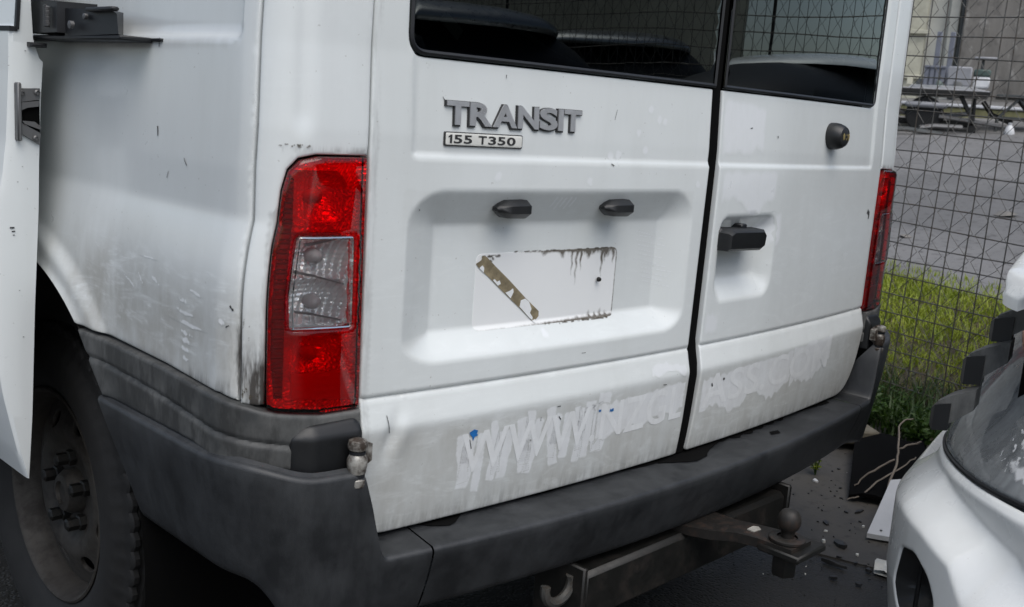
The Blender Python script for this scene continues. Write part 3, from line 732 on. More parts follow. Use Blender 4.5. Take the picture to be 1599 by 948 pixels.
# wheel housing (dark) and underbody
for sg in (-1, 1):
    mb = MB(); V = []; F = []; A_ = np.linspace(R_(-15), R_(195), 40)
    for x in (sg * .955, sg * .60):
        V += [(x, HUBY + (AR - .004) * math.cos(a), HUBZ + (AR - .004) * math.sin(a)) for a in A_]
    F = [(i, i + 1, 40 + i + 1, 40 + i) for i in range(39)]
    mb.add(V, F)
    V = [(sg * .61, HUBY, HUBZ)] + [(sg * .61, HUBY + AR * math.cos(a), HUBZ + AR * math.sin(a)) for a in A_]
    mb.add(V, [(0, i, i + 1) for i in range(1, 40)])
    mb.build('wheel_housing', M['void'], van)
mb = MB(); mb.add(*box((0, 1.9, .47), (1.6, 1.0, .06), .01)).add(*box((0, .30, .47), (1.5, .40, .06), .01)).add(*box((-.45, 1.2, .40), (.08, 2.3, .12), .01)).add(*box((.45, 1.2, .40), (.08, 2.3, .12), .01))
mb.add(*tube([(-.75, HUBY, .33), (.75, HUBY, .33)], .05, 12)).add(*lathe([(.0, -.14), (.12, -.1), (.15, 0), (.12, .1), (0, .14)], (0, HUBY, .33), (0, 1, 0), 16, False)).add(*tube([(.5, .1, .30), (.5, 1.5, .32)], .035, 10))
mb.build('underbody', M['void'], van)
# arch lip
mb = MB(); V = []; F = []; A_ = np.linspace(R_(180 - 52.4), R_(52.4), 50)
for r, dx in ((AR - .001, .010), (AR - .006, .004), (AR - .007, -.02)):
    V += [(-float(side_w(HUBZ + r * math.sin(a))) - dx, HUBY + r * math.cos(a), HUBZ + r * math.sin(a)) for a in A_]
for k in range(2): F += [(k * 50 + i, k * 50 + i + 1, (k + 1) * 50 + i + 1, (k + 1) * 50 + i) for i in range(49)]
mb.add(V, F).build('arch_lip', M['lipdark'], van)
# scratches on the side
sc = [ragged(.337, 1.092, .335, 1.078, .0022, 5), ragged(.338, 1.218, .338, 1.205, .0014, 5), ragged(.255, 1.052, .247, 1.042, .0012, 5), ragged(.30, 1.03, .305, 1.02, .001, 5), ragged(.104, .868, .098, .862, .0016, 6, .9), ragged(.110, .838, .104, .841, .0012, 6, .9)]
for i in range(0): sc.append(ragged(.096 + r2.uniform(0, .008), .75 + i * .006, .092 + r2.uniform(0, .006), .765 + i * .006, .003, 6, 1.2))
decal(sc, body_pt, side_h, .0009, 'scratch_marks', M['scratch'], SP, .01, flip=True)
wl = []
for s0, z0, s1, z1, w_ in ((.245, .842, .185, .838, .005), (.265, .826, .150, .822, .004), (.235, .857, .200, .853, .004), (.225, .812, .185, .808, .005), (.228, .800, .185, .797, .006), (.225, .788, .192, .784, .005), (.222, .775, .196, .772, .004), (.205, .875, .165, .868, .004), (.32, .876, .285, .862, .004), (.36, .875, .34, .855, .003), (.41, .865, .36, .845, .003), (.30, .90, .36, .90, .002), (.125, .845, .110, .842, .007)):
    wl.append(ragged(s0, z0, s1, z1, w_, 9, .8, lambda t: math.sin(3.0 * t + .1) + .15))
decal(wl, body_pt, side_h, .0003, 'wiped_streaks', M['side_wiped'], SP, .01, flip=True, attrs=SA)
pc = []
r3 = random.Random(5)
for i in range(14):
    s0 = .055 + r3.random() * .028; z0 = .742 + r3.random() ** 1.6 * .12; pc.append(ragged(s0, z0, s0 + r3.uniform(-.004, .004), z0 + r3.uniform(.004, .016), r3.uniform(.0008, .0022), 5, 1.1))
for i in range(8): s0 = .01 + r3.random() * .04; pc.append(ragged(s0, 1.083 + r3.random() * .004, s0 + .006, 1.083 + r3.random() * .004, .0018, 4, 1.))
kind(decal(pc, body_pt, None, .0012, 'paint_chips', M['grime'], van, .01, flip=True), 'stuff')

# --- tail lamps --------------------------------------------------------------
LO = [(-.0695, 1.0735), (.003, 1.0725), (.025, 1.067), (.039, 1.052), (.0465, 1.025), (.050, .991), (.0525, .952), (.0520, .897), (.0510, .837), (.0505, .766), (.0495, .7325), (.039, .727), (-.011, .7185), (-.0725, .7185), (-.074, .727), (-.0715, .90)]
CLR = rnd_poly([(.0245, .966), (-.0515, .966), (-.0535, .838), (.0265, .840), (.0285, .885)], [.004, .006, .006, .004, 0])
bulbs = [(.000, 1.018, .030, .030), (-.004, .936, .032, .030), (-.004, .873, .032, .030), (-.002, .800, .030, .026)]
def tray(s, z):
    h = np.full(s.shape, -.008)
    for (bs, bz, rs, rz) in bulbs:
        d = ((s - bs) / .045) ** 2 + ((z - bz) / .042) ** 2
        bowl = -.034 + .022 * d
        m = (abs(z - bz) < .0335) & (s < .030) & (s > -.056)
        h = np.where(m, np.minimum(h, bowl), h)
    clr = (z > .84) & (z < .966)
    rib = np.where(clr, .0038 * abs(((s * 115 + 30 * (z - .9)) % 1) - .5) * 2 + .0010 * abs(((z * 150) % 1) - .5) * 2, .0004 * (abs(((s * 150) % 1) - .5) * 2 + abs(((z * 150) % 1) - .5) * 2) + .0008 * np.sin(s * 260 + 40 * np.sin(z * 60)) * np.sin(z * 230 + 30 * np.sin(s * 70)))
    return h + rib
for mir in (False, True):
    lp = sheet('tail_lamp', LO, body_pt, M['red_lens'], van, lambda s, z: .012 * (1 - ((s + .01) / .11) ** 2), .006, .012, .006, flip=True, mirror=mir, holes=[CLR])
    lp['label'] = 'tail lamp with clear middle section on the ' + ('right' if mir else 'left') + ' corner'
    sheet('clear_lens', CLR, body_pt, M['clear_lens'], lp, lambda s, z: .0125 * (1 - ((s + .01) / .11) ** 2), .006, .010, .002, flip=True, mirror=mir)
    inner = [(a + .0012 * (1 if a < -.02 else -1), b + (.0012 if b < .75 else (-.0012 if b > 1.04 else 0))) for a, b in LO]
    sheet('reflector', inner, body_pt, M['reflector'], lp, tray, .0021, 0, 0, flip=True, mirror=mir, smooth=20)
    mb = MB()
    for (bs, bz, rs, rz) in bulbs:
        p = body_pt(np.array([bs - .004]), np.array([bz]))[0] * np.array([-1 if mir else 1, 1, 1])
        MB().add(*lathe([(.006, .030), (.0095, .022), (.011, .012), (.009, .004), (.004, 0), (0, -.001)], p + np.array([0, .006, 0]), (0, 1, 0), 16, False)).build('bulb', M['bulb'], lp)
    for vn in ([(.012, .955), (-.046, .9645), (-.046, .9625), (.010, .951)], [(.022, .915), (-.048, .896), (-.048, .8975), (.022, .919)], [(.018, .860), (-.046, .845), (-.046, .847), (.020, .864)]):
        sheet('lamp_vane', vn, body_pt, M['lampbase'], lp, lambda s, z: -.006 + 0 * s, .006, .003, 0, flip=True, mirror=mir)
    rf = [(.020, .738), (-.058, .730), (-.058, .772), (.021, .776)]
    sheet('reflex_reflector', rf, body_pt, M['rflx'], lp, lambda s, z: -.004 + .0008 * (np.sin(s * 1500) * np.sin(z * 1500)), .004, .004, .001, flip=True, mirror=mir)
    fl = [(.040, .742), (.030, .742), (.030, 1.045), (.036, 1.045), (.043, 1.0), (.046, .95), (.045, .80)]
    sheet('side_fluting', fl, body_pt, M['lampbase'], lp, lambda s, z: -.003 + .0016 * np.sin(z * 1400), .003, .004, .001, flip=True, mirror=mir)
    fr = [band(CLR, .003)]
    o_, i_ = fr[0]; V = []; n = len(o_)
    for q, hh in ((o_ , .0125), (o_ * .5 + i_ * .5, .0142), (i_, .0125)):
        e = 1e-4; p = body_pt(q[:, 0], q[:, 1]); da = body_pt(q[:, 0] + e, q[:, 1]) - p; db = body_pt(q[:, 0], q[:, 1] + e) - p
        nn_ = np.cross(db, da); nn_ /= np.linalg.norm(nn_, axis=1)[:, None]
        p = p + nn_ * (hh * (1 - ((q[:, 0] + .01) / .11) ** 2))[:, None]
        if mir: p = p * np.array([-1, 1, 1])
        V += list(p)
    MB().add(V, [(k * n + j, k * n + (j + 1) % n, (k + 1) * n + (j + 1) % n, (k + 1) * n + j) for k in range(2) for j in range(n)]).build('lens_rim', M['clear_lens'], lp)
    # dark gasket line round the lamp
    hs_ = sheet('lamp_housing', [(a + (.0012 if a > -.02 else 0), b + (.0015 if b > 1.0 else 0)) for a, b in LO], body_pt, M['void'], lp, None, .01, .03, 0, flip=True, mirror=mir, off=-.045)

# --- lower trim band round the corner -------------------------------------------
for mir in (False, True):
    trim = [(.541, .7515), (.267, .7505), (.12, .7425), (.072, .734), (.051, .7275), (.039, .7245), (-.010, .716), (-.0745, .716), (-.0745, .640), (.0, .637), (.06, .648), (.171, .663), (.447, .662)]
    def th(s, z):
        zc = .672 + .046 * (1 - np.exp(-np.maximum(s, -.02) / .19))
        return -.0035 * np.exp(-((z - zc) / .0038) ** 2) + .001 * sstep((zc - z + .006) / .012) + .006 * np.exp(-(np.maximum(0, arch_r(s, z) - AR) / .02) ** 2)
    sheet('corner_trim', trim, body_pt, M['trim'], van, th, .003, .02, .005, flip=True, off=.011, mirror=mir, attrs=dict(dirt=lambda s, z: .75 * (s > .02)))
    # hinge cover
    hc = rnd_poly([(.024, .624), (.0235, .690), (.010, .7035), (-.062, .7065), (-.0705, .700), (-.072, .622)], [.004, .012, .014, .004, .004, .004])
    sheet('hinge_cover', hc, body_pt, M['black'], van, lambda s, z: .026 - .012 * sstep((s - .0) / .024) - .010 * sstep((z - .685) / .02), .005, .03, .006, flip=True, mirror=mir)
    sg = -1 if mir else 1
    hx, hy = -sg * .8190, .004
    mb = MB(); mb.add(*lathe([(0, .618), (.0125, .618), (.0135, .622), (.0135, .628), (.009, .632), (.009, .635), (.0125, .637), (.0145, .648), (.0145, .657), (.0115, .664), (.0095, .666), (.0095, .669), (.0135, .672), (.0145, .678), (.013, .684), (.006, .687), (0, .687)], (hx, hy, 0), (0, 0, 1), 20, False))
    hg = mb.build('door_hinge', M['hinge'], van)
    for z_ in (.6335, .6675): MB().add(*lathe([(0, z_ - .0022), (.0118, z_ - .0022), (.0118, z_ + .0022), (0, z_ + .0022)], (hx, hy, 0), (0, 0, 1), 18, False)).build('hinge_gap_shade', M['rubber'], hg)  # black rings stand for the shaded gaps between the knuckles
    P = [(hx + sg * a, hy + b, c) for a in (.006, .026) for b in (.0, .014) for c in ((.640, .682) if a < .02 else (.650, .675))]
    MB().add(*hull(P)).build('hinge_leaf', M['hinge'], hg)

# --- bumper: one loft along the plan curve --------------------------------------
def bez(p0, p1, p2, n): t = np.linspace(0, 1, n)[:, None]; return (1 - t) ** 2 * np.array(p0) + 2 * t * (1 - t) * np.array(p1) + t * t * np.array(p2)
xs_ = np.concatenate([np.linspace(0, -.66, 40), np.linspace(-.668, -.80, 42)])
plan = [(x, -.088 + .12 * x * x) for x in xs_]
plan += [(x, -.088 + .12 * x * x) for x in (-.81, -.82, -.83, -.84)] + [tuple(p) for p in bez((-.84, -.0033), (-.988, .008), (-.988, .16), 26)[1:]]
plan = np.array(plan); NC = len(plan)
tg = np.gradient(plan, axis=0); tg /= np.linalg.norm(tg, axis=1)[:, None]
nr = np.stack([-tg[:, 1], tg[:, 0]], 1)                     # outward
if nr[0][1] > 0: nr = -nr
cum = np.concatenate([[0], np.cumsum(np.linalg.norm(np.diff(plan, axis=0), axis=1))])
def section(x, i, y=None):
    ax = abs(x)
    k = float(sstep((ax - .772) / .046)); zt = .5035 + (.640 - .5035) * k + .021 * float(sstep((ax - .88) / .10))
    zb = .388 + .089 * float(sstep((ax - .86) / .12)) - .03 * float(sstep((ax - .70) / .2)) * (1 - float(sstep((ax - .86) / .12)))
    dep = .118 * (1 - k) + .016 * k
    r = .008
    pr = [(-.075, zb + .004), (-.045, zb), (-.036, zb + .004), (-.031, zb + .014)]
    for t in np.linspace(.12, 1, 8): z = zb + .014 + (zt - r - zb - .014) * t; pr.append((-.031 * (1 - t) ** 1.3, z))
    for a in (25, 50, 75, 90): pr.append((-r * (1 - math.cos(R_(a))), zt - r + r * math.sin(R_(a))))
    for t in (.2, .5, .8, 1.): pr.append((-r - (dep - r) * t, zt + .004 * t))
    pr.append((-dep, zt - .03))
    return pr
rows_ = []
for i, (x, y) in enumerate(plan):
    if -.7005 < x: pass
    rows_.append([(x + nr[i][0] * o, y + nr[i][1] * o, z) for o, z in section(x, i, y)])
K = len(rows_[0])
for t in np.linspace(.04, 1, 26):                           # the flank, ending on the wheel arch
    row = []
    for o, z in section(-.988, 0, .2):
        ye = HUBY - math.sqrt(max(1e-6, (AR + .002) ** 2 - (z - HUBZ) ** 2)); row.append((-.988 - o, .16 + (ye - .16) * t, z))
    rows_.append(row)
G = np.array(rows_)
CUT = int(np.argmin(abs(plan[:, 0] + .695)))
def loft(G_): n, k, _ = G_.shape; return G_.reshape(-1, 3), [(i * k + j, i * k + j + 1, (i + 1) * k + j + 1, (i + 1) * k + j) for i in range(n - 1) for j in range(k - 1)]
flipF = lambda F: [f[::-1] for f in F]
GL = G[CUT + 1:]; V, F = loft(GL)
bL = MB().add(V, F).build('bumper_end', M['bumper'], van, 50); bL['label'] = 'left bumper corner piece'
bR = MB().add(V * np.array([-1, 1, 1]), flipF(F)).build('bumper_end', M['bumper'], van, 50); bR['label'] = 'right bumper corner piece'
GC = G[:CUT + 1].copy(); GC2 = GC[::-1].copy(); GC2[:, :, 0] *= -1
Gm = np.concatenate([GC2, GC[1:]]); e0 = Gm[:1] + np.array([.004, .004, -.004]) * 0
V, F = loft(Gm); bC = MB().add(V, F).build('bumper_centre', M['bumper'], van, 50)
# shadow gap filler behind the two bumper joints
for sg in (1, -1):
    mb = MB(); g = G[CUT:CUT + 2].mean(0); c = g.mean(0); p = []
    for (x, y, z) in g[1:-1]:
        q = np.array([x, y, z]) * np.array([sg, 1, 1]); inn = np.array([0, .010, -.006]); p.append(q + inn)
    V = [v + np.array([-.006, 0, 0]) for v in p] + [v + np.array([.006, 0, 0]) for v in p]; n = len(p)
    mb.add(V, [(i, i + 1, n + i + 1, n + i) for i in range(n - 1)])
    mb.build('bumper_joint', M['void'], van)
# old wet dirt lying on the step
stS = lambda x, y: np.stack([x, y, .5075 + 0 * x + .004 * np.clip((y - (-.088 + .12 * x * x)) / .118, 0, 1) - .0035], -1)
def yin(x): return -.088 + .12 * x * x + .105
pol = []
def ledge(x0, x1, n, wfn): return [(x, yin(x)) for x in np.linspace(x0, x1, n)] + [(x, yin(x) - wfn((x - x0) / (x1 - x0)) - r2.uniform(0, .004)) for x in np.linspace(x1, x0, n)]
pol.append(ledge(-.68, -.50, 14, lambda t: .008 + .04 * math.exp(-((t - .3) / .25) ** 2))); pol.append(ledge(-.50, -.06, 18, lambda t: .010 + .006 * math.sin(9 * t)))
pol.append(ledge(-.10, .16, 20, lambda t: .012 + .040 * math.exp(-((t - .35) / .28) ** 2))); pol.append(ledge(.16, .42, 20, lambda t: .010 + .012 * abs(math.sin(16 * t)))); pol.append(ledge(.42, .64, 12, lambda t: .008 + .03 * t))
pol.append([(.27, -.03), (.30, -.035), (.31, -.022), (.28, -.018)])
decal(pol, stS, None, .0012, 'wet_dirt', M['void'], bC, .01)
V, F = hull([(.20 + a * .006, .012 + b * .004, .508 + c) for a in (-1, 1) for b in (-1, 1) for c in (0, .003)])

M['hook'] = metal('grey_hook_steel', (.07, .07, .066), .55, .35, (.04, .03, .02), .4)
M['flake'] = simple('dirty_paint_flake', (.30, .29, .26), .7, .3, 60)
# --- tow bar ------------------------------------------------------------------------
mb = MB(); mb.add(*box((-.02, -.006, .325), (.68, .10, .095), .009)); tb = mb.build('tow_bar', M['dark_steel'], van)
for x in (-.365, .327): MB().add(*box((x, -.004, .325), (.012, .115, .125), .003)).build('end_plate', M['dark_steel'], tb)
pth = [(-.012, .03, .380), (-.010, -.06, .381), (-.006, -.105, .384), (-.003, -.150, .393), (0, -.195, .397), (0, -.265, .398)]
V = []; F = []
wds = [.055, .055, .046, .036, .036, .036]
for (x, y, z), wv in zip(pth, wds): V += [(x - wv, y, z - .009), (x + wv, y, z - .009), (x + wv, y, z + .009), (x - wv, y, z + .009)]
for i in range(len(pth) - 1):
    for k in range(4): F.append((i * 4 + k, i * 4 + (k + 1) % 4, i * 4 + 4 + (k + 1) % 4, i * 4 + 4 + k))
F += [(3, 2, 1, 0), tuple(20 + k for k in range(4))]
MB().add(V, F).build('tongue', M['rust'], tb, 30)
bx_, by_ = 0., -.235
mb = MB(); mb.add(*lathe([(0, .4685), (.007, .468), (.0142, .4645), (.0195, .4575), (.0217, .448), (.0212, .440), (.0186, .4325), (.014, .427), (.0125, .421), (.0125, .414), (.019, .411), (.021, .408), (.021, .4075)], (bx_, by_, 0), (0, 0, 1), 32, False)); mb.build('tow_ball', M['rust'], tb)
mb = MB(); mb.add(*lathe([(.020, .407), (.032, .407), (.034, .409), (.034, .413), (.030, .415), (.019, .415)], (bx_, by_, 0), (0, 0, 1), 32, False)).build('washer', M['rust'], tb)
mb = MB(); mb.add(*box((.012, -.240, .392), (.105, .085, .014), .003)).add(*lathe([(.021, .340), (.024, .345), (.024, .386)], (bx_, by_, 0), (0, 0, 1), 6)).build('ball_mount', M['dark_steel'], tb)
mb = MB(); mb.add(*hull([(.0 + a, -.165 + b * .6, .4035 + c) for a, b in ((-.013, -.012), (.008, -.018), (.016, .0), (.010, .014), (-.012, .012)) for c in (0, .0022)])).build('paint_flake', M['flake'], tb)
mb = MB(); mb.add(*tube([(-.40 + .034 * math.cos(a), -.03, .355 + .030 * math.sin(a)) for a in np.linspace(R_(165), R_(385), 16)], .009, 8)).build('hook', M['hook'], tb)
mb = MB(); mb.add(*hull([(.215 + a * .007, .0 + b * .006, .3735 + c) for a in (-1, 1) for b in (-1, 1) for c in (0, .003)])).build('vinyl_scrap', M['blue'], tb)

# --- rear wheels ------------------------------------------------------------------------
def wheel(sg):
    o = (sg * .0, HUBY, HUBZ); ax = (1, 0, 0); X = lambda v: sg * v
    prof = [(.205, -.890), (.214, -.893), (.228, -.903), (.256, -.917), (.284, -.918), (.306, -.912), (.320, -.902)]
    n = 180; V = []; F = []
    tread = [(.328, -.899), (.340, -.897), (.3445, -.893), (.3445, -.884), (.337, -.882), (.337, -.876), (.345, -.874), (.345, -.850), (.337, -.848), (.337, -.842), (.345, -.840), (.345, -.816), (.337, -.814), (.337, -.808), (.3445, -.806), (.3445, -.796), (.342, -.775), (.335, -.760), (.312, -.745), (.262, -.738), (.212, -.755)]
    P = prof + tread
    for j, (r, x) in enumerate(P):
        for k in range(n):
            t = 2 * math.pi * k / n; rr = r
            if 6 <= j <= 10 and k % 3 == 0: rr -= .008
            if 20 <= j <= 24 and k % 3 == 1: rr -= .008
            if 11 <= j <= 19 and (k + j // 4) % 4 == 0 and r > .34: rr -= .004
            V.append((X(-x) if sg > 0 else x, HUBY + rr * math.cos(t), HUBZ + rr * math.sin(t)))
    for j in range(len(P) - 1):
        for k in range(n): F.append((j * n + k, j * n + (k + 1) % n, (j + 1) * n + (k + 1) % n, (j + 1) * n + k))
    if sg > 0: F = flipF(F)
    wh_ = bpy.data.objects.new('wheel', None); COL.objects.link(wh_); wh_.parent = van
    MB().add(V, F).build('tyre', M['tyre'], wh_, 35)
    prof = [(.213, -.892), (.215, -.898), (.211, -.900), (.206, -.897), (.203, -.886), (.196, -.872), (.192, -.86), (.19, -.83), (.18, -.78)]
    V, F = lathe(prof, (0, HUBY, HUBZ), ax, 64, False); V = np.array(V)
    if sg > 0: V = V * np.array([-1, 1, 1])
    rim_ = MB().add(V, F).build('rim', M['rim'], wh_, 50)
    circ = lambda r, n, cy=0, cz=0: [(cy + r * math.cos(2 * math.pi * k / n), cz + r * math.sin(2 * math.pi * k / n)) for k in range(n)]
    holes = []
    for k in range(8):
        a = 2 * math.pi * (k + .35) / 8; c, s_ = math.cos(a), math.sin(a)
        holes.append([(.150 * c + u * 1.0 * c * .016 - v * s_ * .024, .150 * s_ + u * s_ * .016 + v * c * .024) for u, v in circ(1, 14)])
    def ds(a, b):
        r = np.sqrt(a * a + b * b); x = np.interp(r, [0, .045, .055, .085, .105, .125, .175, .197], [-.850, -.850, -.852, -.856, -.868, -.872, -.852, -.846])
        return np.stack([x, HUBY + a, HUBZ + b], -1)
    sheet('wheel_disc', circ(.192, 60), ds, M['rim'], wh_, None, .008, .006, .002, flip=True, holes=holes, mirror=sg > 0)
    for k in range(5):
        a = 2 * math.pi * (k + .2) / 5; p = np.array([-.855, HUBY + .068 * math.cos(a), HUBZ + .068 * math.sin(a)])
        V, F = lathe([(.0165, 0), (.0165, -.012), (.013, -.014), (.013, -.034), (.008, -.037)], p, ax, 6); V = np.array(V)
        if sg > 0: V = V * np.array([-1, 1, 1])
        MB().add(V, F).build('wheel_nut', M['dark_steel'], wh_, 30)
    V, F = lathe([(.046, 0), (.045, -.02), (.036, -.034), (.024, -.037), (.022, -.030), (0, -.030)], (-.847, HUBY, HUBZ), ax, 24, False); V = np.array(V)
    if sg > 0: V = V * np.array([-1, 1, 1])
    MB().add(V, F).build('hub_cap', M['rim'], wh_)
    wh_['label'] = 'dusty steel rear wheel'
wheel(-1); wheel(1)
# forward pair carry the hidden front of the van
for sg in (-1, 1): MB().add(*lathe([(.0, -.10), (.30, -.10), (.345, -.08), (.345, .08), (.30, .10), (0, .10)], (sg * .86, HUBY + 2.93, HUBZ), (1, 0, 0), 40, False)).build('wheel', M['tyre'], van)
cab = extrude([(2.28, .40), (4.3, .40), (4.42, .75), (4.30, 1.02), (3.55, 1.18), (2.95, 1.90), (2.28, 1.96)], lambda a, b, d: (d, a, b), -.94, .94)
MB().add(*cab).build('cab', M['white'], van)
# made-up black shape with a pale edge, imitating a reflection in the left window
mb = MB(); cv = [(-.66, .30, 1.245), (-.56, .28, 1.30), (-.50, .26, 1.335), (-.44, .25, 1.34), (-.38, .22, 1.30), (-.30, .18, 1.255), (-.20, .12, 1.21)]
V = []
for (x, y, z) in cv: V += [(x, y, z), (x, y + .3, z - .05), (x, y, .60)]
F = []
for i in range(len(cv) - 1): F += [(i * 3, i * 3 + 3, i * 3 + 4, i * 3 + 1), (i * 3, i * 3 + 2, i * 3 + 5, i * 3 + 3)]
ld = mb.add(V, F).build('reflection_shape', M['rubber'], van, 60)
MB().add(*tube(np.array(cv) + np.array([0, -.004, .002]), .006, 6)).build('reflection_edge', M['steel'], ld)
MB().add(*box((-.47, .25, 1.285), (.05, .002, .022), 0, roty(.6))).build('sticker', M['plate'], ld)

# --- sliding door, run back along the body -------------------------------------------
YD = .66
zi = [1.95, 1.32, 1.21, 1.196, 1.178, 1.1755, 1.115, 1.016, .931, .769, .579, .467]
xi = [-.955, -1.007, -1.002, -.998, -.992, -.987, -.991, -.995, -.997, -1.005, -1.012, -1.019]
zo = [1.95, 1.268, 1.228, 1.219, 1.157, 1.046, .989, .958, .80, .703, .653, .619, .571, .520, .467]
xo = [-.985, -1.022, -1.026, -1.037, -1.0385, -1.044, -1.051, -1.057, -1.064, -1.063, -1.061, -1.056, -1.046, -1.035, -1.0195]
Z_ = np.concatenate([np.linspace(.468, .62, 16), np.linspace(.63, 1.15, 36), np.linspace(1.155, 1.235, 30), np.linspace(1.25, 1.93, 20)])
XI = np.interp(Z_, zi[::-1], xi[::-1]); XO = np.interp(Z_, zo[::-1], xo[::-1])
prof = []
mb = MB(); V = []; n = len(Z_)
def bow(t): return -.045 * (1 - (1 - t) ** 2)
colx = [(XI, YD, 0), (XI * .7 + XO * .3, YD - .0005, 0), (XI * .12 + XO * .88, YD - .001, 0), (XO - .0015, YD + .003, 0)]
for t in np.linspace(.01, 1, 14): colx.append((XO - .0022 + bow(t) * np.clip((Z_ - .46) / .12, 0, 1), YD + .006 + 1.22 * t, 0))
for Xc, y, _ in colx: V += [(x, y, z) for x, z in zip(Xc, Z_)]
F = [(c * n + i, (c + 1) * n + i, (c + 1) * n + i + 1, c * n + i + 1) for c in range(len(colx) - 1) for i in range(n - 1)]
m2 = len(V)
V += [(x + .001, YD + 1.22, z) for x, z in zip(XI, Z_)] + [(x, YD + .002, z) for x, z in zip(XI, Z_)]
F += [(m2 + i, m2 + n + i, m2 + n + i + 1, m2 + i + 1) for i in range(n - 1)]
F += [((len(colx) - 1) * n + i, m2 + i, m2 + i + 1, (len(colx) - 1) * n + i + 1) for i in range(n - 1)]
sd = mb.add(V, F).build('sliding_door', M['white'], van, 35); sd['label'] = 'open sliding side door with latch on its rear edge'
# its window moulding
mb = MB()
mb.add(*hull([(x - dx, y, z) for (x, y, z) in ((-1.0275, YD - .0015, 1.225), (-1.052, YD + .02, 1.2175), (-1.0275, YD - .0015, 1.2205), (-1.052, YD + .02, 1.213)) for dx in (0, .004)]))
MB().add(*hull([(x, y, z) for x, z in ((-1.019, 1.30), (-1.0245, 1.222), (-1.030, 1.222), (-1.0245, 1.30)) for y in (YD - .004, YD + .004)])).add(*hull([(x, y, z) for y, x in ((YD - .003, -1.027), (YD + .5, -1.072), ) for dx in (0, .006) for x in (x, x - .006) for z in (1.219, 1.2265)])).build('window_moulding', M['rubber'], sd)
yl = YD - .001
def plate_(poly, y0, y1): return extrude(poly, lambda a, b, d: (a, d, b), y0, y1)
lt = MB().add(*plate_([(-1.0275, 1.130), (-.9945, 1.132), (-.9945, 1.114), (-1.0275, 1.108)], yl, yl - .005)).add(*plate_([(-1.0275, 1.077), (-.9945, 1.060), (-.996, 1.041), (-1.0275, 1.060)], yl, yl - .006)).add(*box((-1.0295, yl - .006, 1.093), (.007, .016, .093), .002)).build('door_latch', M['steel'], sd)
MB().add(*plate_([(-1.026, 1.110), (-.994, 1.113), (-.994, 1.058), (-1.026, 1.080)], yl + .0005, yl - .0015)).build('latch_mouth', M['void'], lt)
MB().add(*plate_([(-1.024, 1.108), (-.996, 1.112), (-.998, 1.103), (-1.016, 1.100), (-1.026, 1.095)], yl, yl - .008)).add(*plate_([(-1.024, 1.079), (-1.004, 1.078), (-.994, 1.070), (-.996, 1.066), (-1.02, 1.074)], yl, yl - .008)).build('latch_claw', M['steel'], lt)
for a, b in ((-1.0235, 1.1225), (-.9995, 1.125), (-1.0025, 1.0515)): MB().add(*lathe([(.0048, 0), (.0048, -.004), (.003, -.0055), (.0025, -.0035), (0, -.0035)], (a, yl - .004, b), (0, 1, 0), 14, False)).build('latch_screw', M['steel'], lt, 30)
MB().add(*box((-1.0655, YD + .06, .675), (.010, .09, .045), .003)).build('dark_plug', M['rubber'], sd)  # small dark piece at the edge of the door skin
mb = MB()
for a, b, l_ in ((-1.040, .905, .007), (-1.038, .899, .005), (-1.0375, .893, .003), (-1.030, .98, .002), (-1.022, 1.005, .0016), (-1.041, 1.165, .002), (-1.015, 1.19, .002), (-1.03, .80, .0018), (-1.025, .72, .002)): mb.add(*box((a, yl - .0006, b), (l_, .0008, l_ * .35), 0))
kind(mb.build('scratch_marks', M['scratch'], sd), 'stuff')
MB().add(*hull([(x, y, z) for x in (-1.012, -.985) for y in (YD - .012, YD + .03) for z in (1.197, 1.204)] + [(-1.006, YD - .016, 1.2005), (-.99, YD - .016, 1.2005)])).build('arm_cover', M['rubber'], sd)
# roller arm in the centre rail
mb = MB()
mb.add(*hull([(x, y, z) for x, y, z in ((-.945, .46, 1.218), (-.945, .46, 1.254), (-.992, .375, 1.218), (-.992, .38, 1.246), (-.992, .40, 1.252), (-.945, .66, 1.262), (-.992, .56, 1.257), (-.945, .66, 1.217), (-.992, .56, 1.215))]))
mb.add(*hull([(x, y, z) for x, y, z in ((-.945, .55, 1.22), (-.945, .55, 1.268), (-1.004, .56, 1.22), (-1.004, .56, 1.266), (-.99, .70, 1.22), (-.99, .70, 1.275), (-.945, .70, 1.22), (-.945, .70, 1.275))]))
ra = mb.build('roller_arm', M['rubber'], van)
MB().add(*box((-.967, .53, 1.2135), (.05, .32, .007), .002)).add(*box((-.996, .42, 1.2525), (.012, .09, .006), .002)).build('arm_plate', M['rubber'], ra)
sp_ = []
for k in range(90): a = k * .75; sp_.append((-1.008 + .004 * math.cos(a), .588 + .006 * math.sin(a), 1.228 + .032 * k / 90))
MB().add(*tube(sp_, .0014, 5)).build('arm_spring', M['steel'], ra)
MB().add(*lathe([(.006, 0), (.006, -.006), (0, -.007)], (-.998, .515, 1.231), (1, 0, 0), 10, False)).build('arm_rivet', M['steel'], ra)
MB().add(*lathe([(.0045, 0), (.0045, -.005), (0, -.006)], (-.994, .475, 1.243), (1, 0, 0), 10, False)).build('arm_rivet', M['steel'], ra)
mb = MB(); mb.add(*box((-.940, 1.08, 1.2145), (.012, 1.48, .0045), .001)).build('door_rail', M['rubber'], van)
